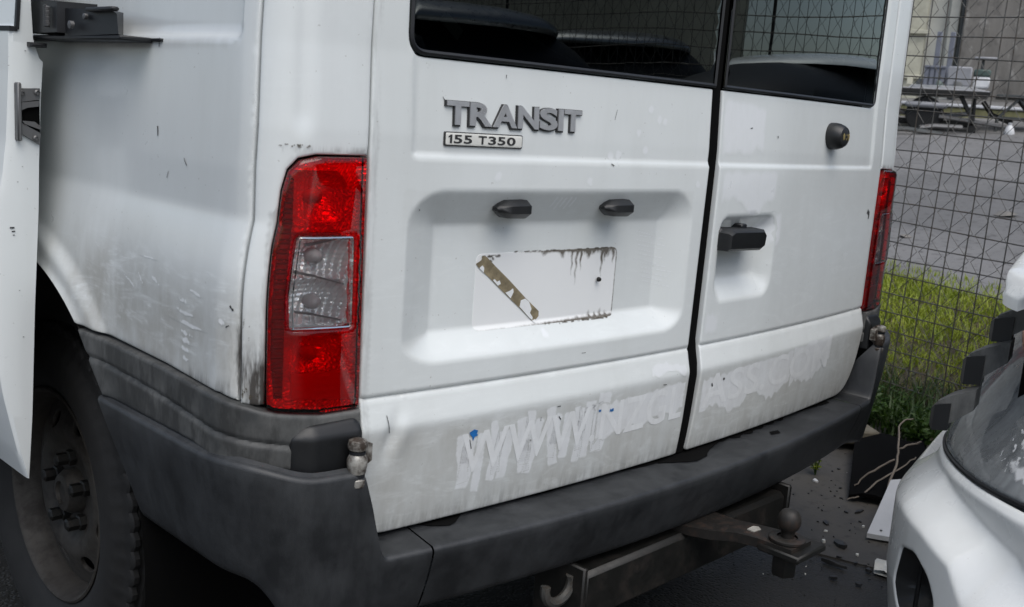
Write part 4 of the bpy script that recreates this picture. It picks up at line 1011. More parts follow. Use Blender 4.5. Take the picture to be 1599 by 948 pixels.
# =====================================================================  THE PARKED CAR (its wing is missing, so the lamp's lugs show)
car = thing('parked_car', 'white car nosing into the right of the frame, wing missing beside its scratched smoky headlamp', 'car')
CW = 1.72
def cl(t, r, z): return np.array([CAR_O[0] + t * CAR_B[0] + r * CAR_A[0], CAR_O[1] + t * CAR_B[1] + r * CAR_A[1], z])
bo = [(-.45, .16), (1.46, .16), (1.46, .60), (.95, .578), (.72, .574), (.40, .576), (.20, .574), (.095, .570), (.075, .560), (-.02, .50), (-.45, .47)]
fog = rnd_poly([(.262, .418), (.325, .432), (.385, .410), (.415, .372), (.410, .310), (.330, .275), (.262, .300), (.240, .345)], [.012, .02, .02, .02, .02, .02, .02, .02])
badge_s = [(.520 + .017 * math.cos(a), .532 + .017 * math.sin(a)) for a in np.linspace(0, 2 * math.pi, 20)[:-1]]
def ch(s, z):
    return 0 * s
    cr1 = .004 * np.exp(-((z - np.interp(s, [.1, .229, .364, .492, .561, .75], [.556, .554, .529, .499, .439, .36])) / .016) ** 2)
    zc2 = np.interp(s, [.1, .221, .339, .435, .481, .7], [.472, .483, .477, .458, .401, .33])
    valley = -.014 * sstep((z - np.interp(s, [.1, .229, .364, .492, .561, .75], [.556, .550, .525, .495, .435, .35])) / .045) * sstep((s - .12) / .12)
    lip = .003 * np.exp(-((z - zc2) / .014) ** 2)
    scoop = -.010 * np.exp(-(np.maximum(0, (((s - .33) / .10) ** 2 + ((z - .36) / .09) ** 2) - 1) / .35)) * 0
    return cr1 + valley + lip + scoop
bp = sheet('front_bumper', bo, car_pt, M['car_white'], car, ch, .0055, .02, .005, holes=[fog], attrs=dict(dirt=lambda s, z: .10 + .3 * sstep((.5 - z) / .3) + .35 * np.exp(-((s - .27) / .02) ** 2 - ((z - .435) / .03) ** 2)))
sheet('fog_lamp_pocket', [(a * 1.0, b) for a, b in fog], car_pt, M['black'], bp, lambda s, z: -.004 - .055 * np.minimum(1, dist_to(np.stack([s, z], 1), resample(fog, .02)) / .035), .008, 0, 0)
p0 = car_pt(np.array([.345]), np.array([.352]))[0]; nrm = np.array([-CAR_A[0] * .55 - CAR_B[0] * 0, -CAR_A[1], 0]); nrm = -np.array([CAR_A[0], CAR_A[1], 0])
MB().add(*tube([p0 - nrm * .05 + np.array([0, 0, -.05 + .1 * t]) for t in np.linspace(0, 1, 4)], .004, 6)).build('pocket_rib', M['black'], bp)
sheet('bumper_cap', badge_s, car_pt, M['black'], bp, ch, .006, .004, .002, off=.002)
# headlamp
HLO = rnd_poly([(.052, .583), (.070, .578), (.20, .580), (.40, .582), (.62, .588), (.74, .60), (.72, .66), (.52, .715), (.30, .765), (.12, .812), (.035, .825), (.025, .80)], [.01, .01, 0, 0, .02, .03, .03, 0, 0, .02, .02, .02])
hlh = lambda s, z: .012 * np.clip(dist_to(np.stack([s, z], 1), HLO) / .05, 0, 1) ** .6
hl = sheet('headlamp', HLO, car_pt, M['headlamp_glass'], car, hlh, .010, .010, .004)
hl['label'] = 'smoky headlamp with scratched lens and clear ribbed indicator at its top'
def hin(s, z):
    r = np.sqrt(((s - .42) / .10) ** 2 + ((z - .645) / .055) ** 2)
    return -.030 - .045 * np.clip(1 - r, 0, 1) - .02 * np.clip((s - .08) / .2, 0, 1)
khl = NT('headlamp_inside'); n_ = khl.noise(5, 4, .6, sc=(1, 1, .6)); khl.princ(khl.mix(khl.ramp(n_, .35, .68), (.07, .08, .085), (.42, .44, .45)), .3, .3)
sheet('lamp_inside', HLO, car_pt, khl.m, hl, hin, .012, 0, 0)
ind = [(.035, .818), (.12, .806), (.245, .772), (.228, .745), (.11, .768), (.048, .785)]
kin = NT('indicator'); kin.princ((.62, .36, .26), .18, .25); M['indicator'] = kin.m
sheet('indicator', ind, car_pt, M['indicator'], hl, lambda s, z: .004 + .003 * np.sin(s * 900 + z * 300), .0022, .004, .001, smooth=20)
q = np.linspace(.055, .30, 20)
V = [];
for s_ in np.linspace(.05, .74, 50):
    zb = np.interp(s_, [.05, .07, .2, .4, .62, .74], [.583, .578, .580, .582, .588, .60])
    p = car_pt(np.array([s_]), np.array([zb - .002]))[0]; V.append(p)
MB().add(*tube(np.array(V), .004, 6)).build('lamp_gasket', M['rubber'], hl)
MB().add(*tube(np.array([car_pt(np.array([s_]), np.array([.640 - .06 * (s_ - .05)]))[0] + np.array([-.012, -.004, .004]) for s_ in np.linspace(.055, .16, 12)]), .0014, 5)).build('lens_edge', M['headlamp_glass'], hl)
M['scrape'] = soft_mark('lens_scrape_marks', (.60, .61, .62), .9, True)
# scratched-away haze on the lens
def hs_surf(off):
    return lambda s, z: car_pt(s, z)
wl = []
rr_ = random.Random(8)
for (s0, z0, s1, z1, wd) in ((.405, .668, .42, .640, .012), (.412, .640, .425, .622, .006), (.392, .655, .398, .635, .004), (.40, .628, .47, .606, .010), (.385, .672, .40, .668, .004)):
    wl.append(ragged(s0, z0, s1, z1, wd, 10, 1.1, lambda t: .3 + math.sin(3.1 * t)))
for i in range(8): s0 = .375 + rr_.random() * .08; z0 = .60 + rr_.random() * .08; wl.append(ragged(s0, z0, s0 + rr_.uniform(-.01, .01), z0 + rr_.uniform(.004, .015), .002, 4, 1))
decal(wl, car_pt, hlh, .0012, 'lens_scrapes', M['scrape'], hl, .006)
# dark back of the lamp and its three lugs
bk = []
for s_, z_ in ((.02, .59), (.02, .82), (.25, .59), (.25, .76), (.72, .60), (.70, .66)):
    p = car_pt(np.array([s_]), np.array([z_]))[0]
    bk += [p + np.array([CAR_A[0], CAR_A[1], 0]) * .035, p + np.array([CAR_A[0], CAR_A[1], 0]) * .22]
MB().add(*hull(bk)).build('lamp_back', M['black'], hl)
for z0, z1, o0, rise in ((.640, .690, .034, .018), (.722, .776, .038, .018), (.800, .846, .040, .008)):
    b_, k_ = car_off(np.array((z0 + z1) / 2)); tc, rc = float(k_) - .004, float(b_) + .17
    P = [cl(tc + dt, rc + r_, z_) for dt, zz in ((-o0, (z0 + .008, z1 - .010)), (-o0 + .006, (z0, z1 - .003)), (-.002, (z0 + .004, z1 + .004))) for z_ in zz for r_ in ((-.018, .020) if dt > -o0 else (-.012, .014))]
    lg = MB().add(*hull(P)).build('lamp_lug', M['black'], hl)
    P = [cl(tc + dt, rc + r_, z_) for dt, zz, rr2 in ((-o0 * .75, (z1 - .014, z1 + .002), (-.010, .016)), (-o0 * .2, (z0 + .012, z1 + .016), (-.014, .03)), (.034, (z1 - .004, z1 + .034), (-.004, .06))) for z_ in zz for r_ in rr2]
    MB().add(*hull(P)).build('lamp_bracket', M['trim'], hl)  # paler arm colour paints in the lit tops of the lugs
# bonnet
def bon(t, r):
    fe = np.interp(t, [.12, .155, .20, .35, .80, 1.4, 1.6], [.30, .24, .165, .10, .03, .10, .25])
    side = np.minimum(t - .13, 1.585 - t)
    d = np.minimum(np.maximum(r - fe, 0), np.maximum(side, 0) * 1.5)
    z = .935 + .12 * (r - .25) + .03 * sstep(np.minimum(t, 1.72 - t) / .5) - .028 * (1 - np.clip(d / .06, 0, 1)) ** 2
    return np.stack([CAR_O[0] + t * CAR_B[0] + r * CAR_A[0], CAR_O[1] + t * CAR_B[1] + r * CAR_A[1], z], -1)
bol = rnd_poly([(.17, 1.15), (.155, .45), (.150, .235), (.20, .165), (.35, .10), (.80, .03), (1.37, .10), (1.52, .165), (1.57, .235), (1.565, .45), (1.55, 1.15)], [.02, 0, .04, .04, .05, .1, .05, .04, .04, 0, .02])
sheet('bonnet', bol, bon, M['car_white'], car, None, .015, .018, .007, flip=False)
# the rest of the car, out of the picture to the right
kbox = MB().add(*hull([cl(t, r, z) for t, r, z in ((.20, .30, .30), (1.5, .30, .30), (.20, .30, .80), (1.5, .30, .80), (.20, 1.1, .30), (1.5, 1.1, .30), (.20, 1.1, .90), (1.5, 1.1, .90))])).build('engine_bay', M['void'], car)
sheet('nose', [(.755, .598), (1.46, .61), (1.46, .87), (.50, .87), (.47, .745), (.735, .672)], car_pt, M['car_white'], car, None, .02, .02, .005)
pr_ = [(1.45, .25), (4.1, .28), (4.15, .80), (3.95, .95), (1.30, .93)]
MB().add(*extrude(pr_, lambda a, b, d: cl(d, a, b), .20, CW)).build('car_body', M['car_white'], car)
def car_dome(t, r, rx, tx, z, h, n=36, mm=14, pw=3.2):      # smooth cabin shell
    V = []; F = []
    for j in range(mm + 1):
        f = math.pi / 2 * j / mm
        for i in range(n):
            a = 2 * math.pi * i / n; q = 2 / pw; cc = max(0, math.cos(f)) ** .55
            V.append(cl(t + tx * math.copysign(abs(math.sin(a)) ** q, math.sin(a)) * cc, r + rx * math.copysign(abs(math.cos(a)) ** q, math.cos(a)) * cc, z + h * math.sin(f)))
    for j in range(mm):
        for i in range(n): F.append((j * n + i, j * n + (i + 1) % n, (j + 1) * n + (i + 1) % n, (j + 1) * n + i))
    return V, F
MB().add(*car_dome(.86, 2.55, 1.50, .74, .93, .50)).build('cabin_glass', M['rubber'], car)
MB().add(*car_dome(.86, 2.60, .95, .62, 1.385, .065)).build('car_roof', M['car_white'], car)
for r_ in (.82, 3.4):
    for t_ in (.22, CW - .22):
        V, F = lathe([(.14, .0), (.28, .0), (.305, .03), (.305, .17), (.28, .20), (.14, .2)], cl(t_ + .0, r_, .305), np.array([CAR_B[0], CAR_B[1], 0]), 40)
        MB().add(V, F).build('car_wheel', M['tyre'], car)
# =====================================================================  GROUND, FENCE, YARD
F0 = np.array([2.60, 1.0]); FE = np.array([.1435, .98965]); FN = np.array([.98965, -.1435])
def fq(x, y): return (x - F0[0]) * FN[0] + (y - F0[1]) * FN[1], (x - F0[0]) * FE[0] + (y - F0[1]) * FE[1]
def ground_z(x, y):
    q, p = fq(np.asarray(x, float), np.asarray(y, float))
    pc = np.clip(p, -4, 12)
    far = np.maximum(0, q - .15)
    return .03 * pc * sstep((q + .9) / .9) * sstep((p + 3) / 2) + .118 * np.minimum(far, 24)
def grid_obj(name, xs, ys, zf, mat, kindv='structure', sm=179):
    n = len(xs); V = [(x, y, zf(x, y)) for y in ys for x in xs]
    V = np.array(V); 
    F = [(i * n + j, i * n + j + 1, (i + 1) * n + j + 1, (i + 1) * n + j) for i in range(len(ys) - 1) for j in range(n - 1)]
    o = link(name, mesh_of(name, V, F, sm), mat); o['kind'] = kindv; return o
k = NT('wet_asphalt'); n1 = k.noise(1.3, 6, .6); n2 = k.noise(70, 3, .7); n3 = k.noise(240, 2, .6)
q_ = k.n('ShaderNodeTexVoronoi'); q_.inputs['Scale'].default_value = 95; k.l(k.coord(), q_.inputs['Vector'])
stone = k.ramp(q_.outputs['Distance'], .1, .5)
base = k.mix(k.ramp(n1, .35, .65), (.014, .0137, .013), (.030, .029, .027)); base = k.mix(k.math('MULTIPLY', k.ramp(n3, .62, .75), .6), base, (.09, .085, .078))
k.princ(base, k.ramp(n1, .3, .7, .45, .8), 0, k.bump(k.math('ADD', stone, n2), .6, .004)); M['asphalt'] = k.m
k = NT('yard_asphalt'); n1 = k.noise(.6, 6, .6, dist=.6); n2 = k.noise(14, 5, .7); n3 = k.noise(120, 2, .6)
base = k.mix(k.ramp(n1, .35, .68), (.115, .114, .112), (.185, .182, .178)); base = k.mix(k.math('MULTIPLY', k.ramp(n2, .54, .66), .8), base, (.05, .048, .044)); base = k.mix(k.math('MULTIPLY', k.ramp(n3, .62, .8), .4), base, (.17, .165, .16))
k.princ(base, .65, 0, k.bump(n3, .4, .004)); M['yard'] = k.m
k = NT('dirty_concrete'); n1 = k.noise(2.4, 6, .65, dist=.5); n2 = k.noise(26, 5, .7); n3 = k.noise(190, 2, .6)
base = k.mix(k.ramp(n1, .33, .66), (.042, .038, .033), (.080, .074, .065)); base = k.mix(k.math('MULTIPLY', k.ramp(n2, .54, .68), .65), base, (.020, .018, .015)); base = k.mix(k.math('MULTIPLY', k.ramp(n3, .66, .8), .4), base, (.09, .085, .075))
k.princ(base, k.ramp(n1, .3, .7, .5, .85), 0, k.bump(n2, .3, .003)); M['conc'] = k.m
k = NT('soil'); n1 = k.noise(6, 6, .7); k.princ(k.mix(k.ramp(n1, .35, .7), (.03, .024, .016), (.075, .06, .035)), .9, 0, k.bump(k.noise(50, 4, .7), .8, .01)); M['soil'] = k.m
gx = np.unique(np.concatenate([np.linspace(-40, -4, 10), np.linspace(-4, 8, 61), np.linspace(8, 26, 37), np.linspace(26, 120, 12)]))
gy = np.unique(np.concatenate([np.linspace(-60, -6, 12), np.linspace(-6, 10, 65), np.linspace(10, 90, 20)]))
grid_obj('ground', gx, gy, lambda x, y: float(ground_z(x, y)), M['asphalt'])
def strip(name, q0, q1, p0, p1, nq, npp, mat, lift, jag=0.):
    rr = random.Random(3); V = []
    for i in range(npp + 1):
        p = p0 + (p1 - p0) * i / npp; j0 = rr.uniform(-jag, jag); j1 = rr.uniform(-jag, jag)
        for j in range(nq + 1):
            q = q0 + j0 + (q1 + j1 - q0 - j0) * j / nq
            x, y = F0 + FN * q + FE * p; V.append((x, y, float(ground_z(x, y)) + lift))
    F = [(i * (nq + 1) + j, i * (nq + 1) + j + 1, (i + 1) * (nq + 1) + j + 1, (i + 1) * (nq + 1) + j) for i in range(npp) for j in range(nq)]
    o = link(name, mesh_of(name, V, F, 179), mat); o['kind'] = 'structure'; return o
strip('yard_pavement', 2.0, 30, -14, 26, 44, 60, M['yard'], .008)
strip('verge', -.42, 2.12, -6, 12, 16, 120, M['soil'], .012, .10)
# concrete slabs under and behind the van's right half, with a recessed joint between them
slabs = bpy.data.objects.new('concrete_pavement', None); COL.objects.link(slabs); slabs['kind'] = 'structure'
jx = lambda y: .905 - .30 * (y - .12)
def slab(poly):
    V, F = extrude(rnd_poly(poly, .01, 3), lambda a, b, d: (a, b, d), -.03, .005); MB().add(V, F).build('concrete_slab', M['conc'], slabs)
for y0, y1 in ((-6.0, -2.62), (-2.60, 1.9), (1.915, 6.0)):
    slab([(jx(max(-2.5, y0)) + .006, y0), (2.35 + .1435 * y0 - .14, y0), (2.35 + .1435 * y1 - .14, y1), (jx(min(y1, 2)) + .006, y1)])
    slab([(-.9 + .1 * y0 * 0, y0), (jx(max(-2.5, y0)) - .006, y0), (jx(min(y1, 2)) - .006, y1), (-.75, y1)]) if y0 > -2.6 and y0 < 0 else None

# --- the fence ------------------------------------------------------------------
fence = thing('wire_fence', 'rusty welded mesh over diamond chain-link fence running beside the van', 'fence')
M['wire'] = metal('weathered_wire', (.11, .108, .10), .5, .4, (.055, .042, .032), .5)
M['oldwire'] = simple('dull_chain_link', (.085, .082, .074), .55, .4, 30)
rf = random.Random(21)
P0_, P1_, FH = -5.2, 3.2, 2.1
sagn = [rf.uniform(-1, 1) for _ in range(400)]
def fpt(p, z, n=0.):
    x, y = F0 + FE * p + FN * n; g = .03 * max(-3, min(p, 12)) * (1 if p > -1 else max(0, 1 + (p + 1) / 2)); return (x, y, z + g)
def wave(p, i): return .006 * math.sin(1.7 * p + i * 1.3) + .004 * math.sin(4.1 * p + i * 2.1)
def wavn(p, z): return .012 * math.sin(1.1 * p + 1.5 * z) + .008 * math.sin(2.9 * p - 2.2 * z)
mb = MB(); PI_ = .0762
for i, z in enumerate(np.arange(.055, FH, PI_)):
    mb.add(*tube([fpt(p, z + wave(p, i), wavn(p, z)) for p in np.linspace(P0_, P1_, 110)],   .0025, 4, False))
for i, p in enumerate(np.arange(P0_, P1_, PI_)):
    dx = rf.uniform(-.004, .004); ln = rf.uniform(-.006, .006)
    mb.add(*tube([fpt(p + dx + ln * z + .004 * math.sin(3 * z + i), z, wavn(p, z) - .0035) for z in np.linspace(0, FH, 12)], .0025, 4, False))
kind(mb.build('welded_mesh', M['wire'], fence, 60), 'stuff')
mb = MB(); D = .058
for i, p in enumerate(np.arange(P0_, P1_, D)):
    pts = []; ph = i % 2
    for j, z in enumerate(np.arange(.02, FH, D)):
        s_ = (j + ph) % 2
        pts.append(fpt(p + (D * .98 if s_ else .02 * D) + rf.uniform(-.007, .007), z + rf.uniform(-.006, .006) + .02 * math.sin(p * 1.3), .030 + wavn(p, z) + (.003 if s_ else -.003)))
    mb.add(*tube(pts, .0017, 4, False))
kind(mb.build('chain_link', M['oldwire'], fence, 0), 'stuff')
for p in (-4.6, -2.2, .62, 2.9):
    mb = MB(); a = fpt(p, -.3, .05); b = fpt(p + .01, FH + .05, .055); mb.add(*tube([a, b], .011, 6)).build('fence_post', M['dark_steel'], fence)

# --- yard: local frame looking across it -------------------------------------------
T2 = np.array([-1.666, -1.088]); EY = np.array([.933, .360]); EX = np.array([.360, -.933])
def yd(a, d, z): x, y = T2 + EX * a + EY * d; return np.array([x, y, z])
def gz(a, d): x, y = T2 + EX * a + EY * d; return float(ground_z(x, y))
RY = np.array([[EX[0], EY[0], 0], [EX[1], EY[1], 0], [0, 0, 1.]])
def ybox(a0, a1, d0, d1, z0, z1, bev=.01): return box(yd((a0 + a1) / 2, (d0 + d1) / 2, (z0 + z1) / 2), (a1 - a0, d1 - d0, z1 - z0), bev, RY)
k = NT('stained_concrete'); n1 = k.noise(1.2, 6, .65, dist=.5, sc=(1, 1, .35)); n2 = k.noise(6, 6, .7, sc=(1, 1, .5)); n3 = k.noise(3, 5, .6)
base = k.mix(k.ramp(n1, .35, .65), (.10, .095, .086), (.19, .18, .165)); base = k.mix(k.math('MULTIPLY', k.ramp(n2, .56, .72), .75), base, (.36, .35, .33)); base = k.mix(k.math('MULTIPLY', k.ramp(n3, .56, .70), .55), base, (.045, .042, .04))
k.princ(base, .85, 0, k.bump(n2, .3, .01)); M['wallc'] = k.m
M['cream'] = simple('cream_cladding', (.40, .40, .36), .6, .12, 4)
M['yellowcream'] = simple('yellowed_panel', (.40, .39, .31), .6, .22, 5)
M['bluegrey'] = simple('blue_grey_paint', (.13, .14, .17), .5, .15, 6)
M['greysheet'] = simple('pale_grey_sheet', (.23, .235, .25), .5, .10, 5)
M['whiteob'] = simple('white_plastic', (.52, .53, .54), .45, .08, 8)
M['darkob'] = simple('dark_painted_metal', (.045, .05, .05), .5, .3, 8)
M['olive'] = simple('mossy_yellow_kerb', (.16, .155, .075), .85, .4, 5)
M['greenbin'] = simple('dark_green_plastic', (.05, .08, .07), .5, .2, 6)
DW = 21.5
wall = thing('concrete_wall', 'stained grey concrete wall of tall panels at the back of the yard', 'wall')
for i in range(7):
    a0 = -.27 + i * 1.42; V, F = ybox(a0, a0 + 1.40, DW, DW + .25, gz(a0, DW) - .3, 7.0, .02); MB().add(V, F).build('concrete_panel', M['wallc'], wall)
MB().add(*ybox(-.25, 9.6, DW + .12, DW + .3, 1.2, 6.9, 0)).build('wall_core', M['void'], wall)
shed = thing('cream_building', 'cream clad building standing left of the concrete wall across the yard', 'building')
MB().add(*ybox(-9, -.33, DW + .5, DW + 6, gz(-2, DW) - .4, 7.5, .03)).build('cladding', M['cream'], shed)
MB().add(*ybox(-.55, -.36, DW + .30, DW + .44, gz(0, DW) - .3, 7.3, .02)).build('corner_flashing', M['cream'], shed)
MB().add(*ybox(-.345, -.285, DW + .24, DW + .6, gz(0, DW) - .3, 7.2, .01)).build('downpipe', M['darkob'], shed)
MB().add(*ybox(-1.28, -.92, DW + .36, DW + .49, gz(-1, DW) - .3, 6, .02)).build('side_door', M['yellowcream'], shed)
for k_ in range(4): MB().add(*ybox(-1.30, -.85, DW + .28, DW + .35, 2.35 + k_ * .85, 2.43 + k_ * .85, .01)).build('door_strap', M['yellowcream'], shed)
for k_ in range(12): MB().add(*ybox(-8.6 + .62 * k_, -8.57 + .62 * k_, DW + .46, DW + .499, 1.5, 7.3, .005)).build('cladding_rib', M['cream'], shed)
# kerb bund
kb = thing('kerb_wall', 'low mossy yellow kerb wall with a white top behind the trailer', 'kerb')
MB().add(*ybox(-1.0, 6, 18.2, 18.5, gz(0, 18.2) - .2, gz(0, 18.2) + .16, .02)).build('kerb_body', M['olive'], kb)
MB().add(*ybox(-1.0, 6, 18.16, 18.54, gz(0, 18.2) + .163, gz(0, 18.2) + .215, .015)).build('kerb_top', M['whiteob'], kb)
# trailer
tr = thing('flatbed_trailer', 'grey flatbed trailer parked by the fence with drawbar and jockey leg', 'trailer')
D0 = 15.8; G0 = gz(0, D0); ZD = 1.905
MB().add(*ybox(-2.3, .26, D0, D0 + 1.5, ZD - .06, ZD, .01)).build('deck', M['greysheet'], tr)
MB().add(*ybox(-2.3, .27, D0 - .03, D0 - .001, ZD - .075, ZD - .012, .008)).build('deck_rail', M['dark_steel'], tr)
MB().add(*tube([yd(.20, D0 + .7, ZD - .12), yd(.34, D0 + .7, ZD - .30), yd(.62, D0 + .7, ZD - .40)], .035, 6)).build('drawbar', M['dark_steel'], tr)
MB().add(*tube([yd(-.10, D0 + .1, ZD - .08), yd(.10, D0 + .1, ZD - .42)], .03, 6)).build('brace', M['dark_steel'], tr)
MB().add(*tube([yd(.08, D0 + .2, ZD - .1), yd(.10, D0 + .2, G0 + .12)], .028, 8)).add(*ybox(.05, .15, D0 + .14, D0 + .26, G0 - .01, G0 + .14, .01)).build('jockey_leg', M['dark_steel'], tr)
for a_ in (-.55,):
    for dd in (.05, 1.25): MB().add(*lathe([(.0, -.08), (.16, -.08), (.235, -.07), (.25, -.04), (.25, .04), (.235, .07), (.16, .08), (0, .08)], yd(a_, D0 + .1 + dd, G0 + .25), np.array([EY[0], EY[1], 0]), 28, False)).build('trailer_wheel', M['tyre'], tr)
MB().add(*ybox(-.82, -.25, D0 - .02, D0 + .3, ZD - .27, ZD - .19, .03)).build('mudguard', M['greysheet'], tr)
MB().add(*ybox(-1.1, .1, D0 + .3, D0 + .5, ZD - .50, ZD - .42, .01)).build('chassis', M['dark_steel'], tr)
MB().add(*tube([yd(-.35, D0 + .05, ZD - .38), yd(.52, D0 + .2, ZD - .46)], .03, 6)).build('side_bar', M['steel'], tr)
o = MB()
for k_ in range(4): o.add(*ybox(-.80 + k_ * .012, .20 - k_ * .05, D0 + .03, D0 + 1.3, ZD + .002 + k_ * .011, ZD + .010 + k_ * .011, .003))
tag(o.build('sheet_stack', M['whiteob'], None), 'low stack of pale sheets lying on the trailer deck', 'sheets')
tag(MB().add(*ybox(-.32, .0, D0 + .1, D0 + .6, ZD + .048, ZD + .32, .02)).build('storage_box', M['greysheet'], None), 'pale grey box standing on the trailer beside the blue crate', 'box')
cr = thing('plastic_crate', 'blue grey slatted crate on the trailer deck', 'crate')
for k_ in range(4): MB().add(*ybox(-.62 + k_ * .072, -.565 + k_ * .072, D0 + .1, D0 + .13, ZD + .05, ZD + .31, .005)).build('slat', M['bluegrey'], cr)
MB().add(*ybox(-.625, -.345, D0 + .131, D0 + .5, ZD + .052, ZD + .30, .01)).build('crate_body', M['bluegrey'], cr)
MB().add(*ybox(-.63, -.34, D0 + .08, D0 + .099, ZD + .285, ZD + .315, .005)).build('rim', M['bluegrey'], cr)
for a_, lab in ((-.505, 'blue grey upright post nearer the cream panel'), (-.325, 'blue grey upright post nearer the concrete wall')):
    tag(MB().add(*ybox(a_ - .035, a_ + .035, D0 + .7, D0 + .76, ZD + .05, ZD + .84, .008)).add(*ybox(a_ - .05, a_ + .05, D0 + .68, D0 + .78, ZD + .05, ZD + .07, .004)).build('upright_post', M['bluegrey'], None), lab, 'post', 'uprights standing on the trailer')
un = thing('machine_unit', 'small white machine with a dark slot and a flat top on the trailer end', 'machine')
MB().add(*ybox(.02, .24, D0 + .2, D0 + .55, ZD + .047, ZD + .20, .02)).build('body', M['whiteob'], un)
MB().add(*ybox(.02, .24, D0 + .2, D0 + .55, ZD + .203, ZD + .30, .02)).build('dark_head', M['greenbin'], un)
MB().add(*ybox(.10, .14, D0 + .35, D0 + .40, ZD + .30, ZD + .44, .004)).build('stem', M['darkob'], un)
MB().add(*ybox(.0, .30, D0 + .25, D0 + .5, ZD + .44, ZD + .475, .015)).build('flat_top', M['greysheet'], un)
# clutter under and on the trailer
rc_ = random.Random(31)
for i_, (a_, dd_, L_, ang, zz_, mt_, lab) in enumerate(((-.30, -.15, .55, .15, .10, 'steel', 'grey pipe lying under the trailer, nearest the jockey leg'), (-.62, -.3, .7, -.1, .05, 'darkob', 'dark pipe lying on the asphalt under the trailer'), (-.20, .5, .6, .35, .20, 'greysheet', 'pale pipe propped under the trailer deck'), (-.75, .2, .4, -.5, .22, 'steel', 'short bent pipe beside the trailer wheel'))):
    c_ = yd(a_, D0 + dd_, gz(a_, D0 + dd_) + zz_); dv = RY @ np.array([math.cos(ang), .3, math.sin(ang) * .5]) * L_ / 2
    tag(MB().add(*tube([c_ - dv, c_ - dv * .3 + np.array([0, 0, .02]), c_ + dv], .035, 7)).build('scrap_pipe', M[mt_], None), lab, 'pipe', 'scrap under the trailer')
for i_, (a_, dd_, sz, hz, mt_, lab) in enumerate(((-.66, .15, .12, .10, 'darkob', 'dark lump on the trailer deck below the blue crate'), (-.40, .02, .10, .07, 'greenbin', 'small dark green block at the front edge of the deck'), (-.16, .02, .13, .07, 'darkob', 'small dark block on the deck edge before the pale box'), (-.80, .1, .09, .13, 'yellowcream', 'crumpled cream bag at the left of the deck'))):
    P_ = [yd(a_ + sz * rc_.uniform(-.5, .5), D0 + dd_ + .1 + sz * rc_.uniform(-.5, .5), ZD + .05 + hz * rc_.random()) for _ in range(14)] + [yd(a_ + sz * u_ * .45, D0 + dd_ + .1 + sz * v_ * .45, ZD + .047) for u_ in (-1, 1) for v_ in (-1, 1)]
    tag(MB().add(*hull(P_)).build('scrap_lump', M[mt_], None, 30), lab, 'scrap', 'scrap on the trailer')
# trestle
ts = thing('steel_trestle', 'dark steel trestle bench with triangular legs right of the trailer', 'trestle')
Dt = 16.2; Zt = 1.147 + Dt * (228 - 150) / 1746
MB().add(*ybox(.36, 1.6, Dt, Dt + .7, Zt - .03, Zt + .02, .008)).build('bench_top', M['darkob'], ts)
for dd in (.05, .65):
    for a_ in (.66, 1.35):
        MB().add(*tube([yd(a_, Dt + dd, Zt - .03), yd(a_ - .24, Dt + dd, Zt - .30), yd(a_ - .25, Dt + dd, gz(a_, Dt))], .020, 6)).add(*tube([yd(a_, Dt + dd, Zt - .03), yd(a_ + .24, Dt + dd, Zt - .30), yd(a_ + .25, Dt + dd, gz(a_, Dt))], .020, 6)).add(*tube([yd(a_ - .24, Dt + dd, Zt - .30), yd(a_ + .24, Dt + dd, Zt - .30)], .016, 6)).build('leg_frame', M['darkob'], ts)
tag(MB().add(*lathe([(0, 0), (.07, .0), (.075, .03), (.05, .10), (.022, .13), (.03, .16), (0, .165)], yd(.58, Dt - .2, gz(.58, Dt - .2)), (0, 0, 1), 12, False)).build('white_sack', M['whiteob'], None), 'small white sack on the ground before the trestle', 'sack')
# rocks in the yard
for (u_, q_a, d_) in ((.42, .10, 9.6), (-.3, .05, 8.4)):
    pts = []; rr = random.Random(int(d_ * 10))
    for k_ in range(16): a = rr.uniform(0, 6.28); b = rr.uniform(-.3, 1.2); pts.append(yd(u_ + q_a * math.cos(a) * math.cos(b), d_ + q_a * math.sin(a) * math.cos(b), gz(u_, d_) + .008 + .5 * q_a * max(0, math.sin(b))))
    tag(MB().add(*hull(pts)).build('loose_stone', M['wallc'], None), 'grey loose stone on the yard asphalt, the ' + ('larger one' if q_a > .07 else 'smaller one near the grass'), 'stone')
# far side: what the van's windows mirror (to the photographer's right, out of the picture)
M['shedyel'] = simple('cream_yellow_boards', (.50, .47, .37), .6, .15, 3)
sh2 = thing('store_shed', 'long cream boarded shed beyond the fence, mirrored in the van windows', 'building')
def wbox(c, sz, rz, b=.02): return box(c, sz, b, rotz(rz))
MB().add(*wbox((6.2, -8.2, 2.0), (7.5, 4.0, 4.4), 1.0)).build('shed_wall', M['shedyel'], sh2)
MB().add(*wbox((6.2, -8.2, 4.3), (7.9, 4.4, .25), 1.0)).build('shed_roof', M['darkob'], sh2)
def dome(c, ax, rz, zc, n=28, mm=14, pw=2.6, lo=-.2):        # a smooth car-roof like shell
    V = []; F = []
    for j in range(mm + 1):
        f = lo + (math.pi / 2 - lo) * j / mm
        for i in range(n):
            t = 2 * math.pi * i / n; cx, sx_ = math.cos(t), math.sin(t); q = 2 / pw
            x = ax[0] * math.copysign(abs(cx) ** q, cx) * max(0, math.cos(f)) ** .6; y = ax[1] * math.copysign(abs(sx_) ** q, sx_) * max(0, math.cos(f)) ** .6
            V.append(np.array([x, y, zc + ax[2] * math.sin(f)]) @ rotz(rz).T + np.array([c[0], c[1], 0]))
    for j in range(mm):
        for i in range(n): F.append((j * n + i, j * n + (i + 1) % n, (j + 1) * n + (i + 1) % n, (j + 1) * n + i))
    return V, F
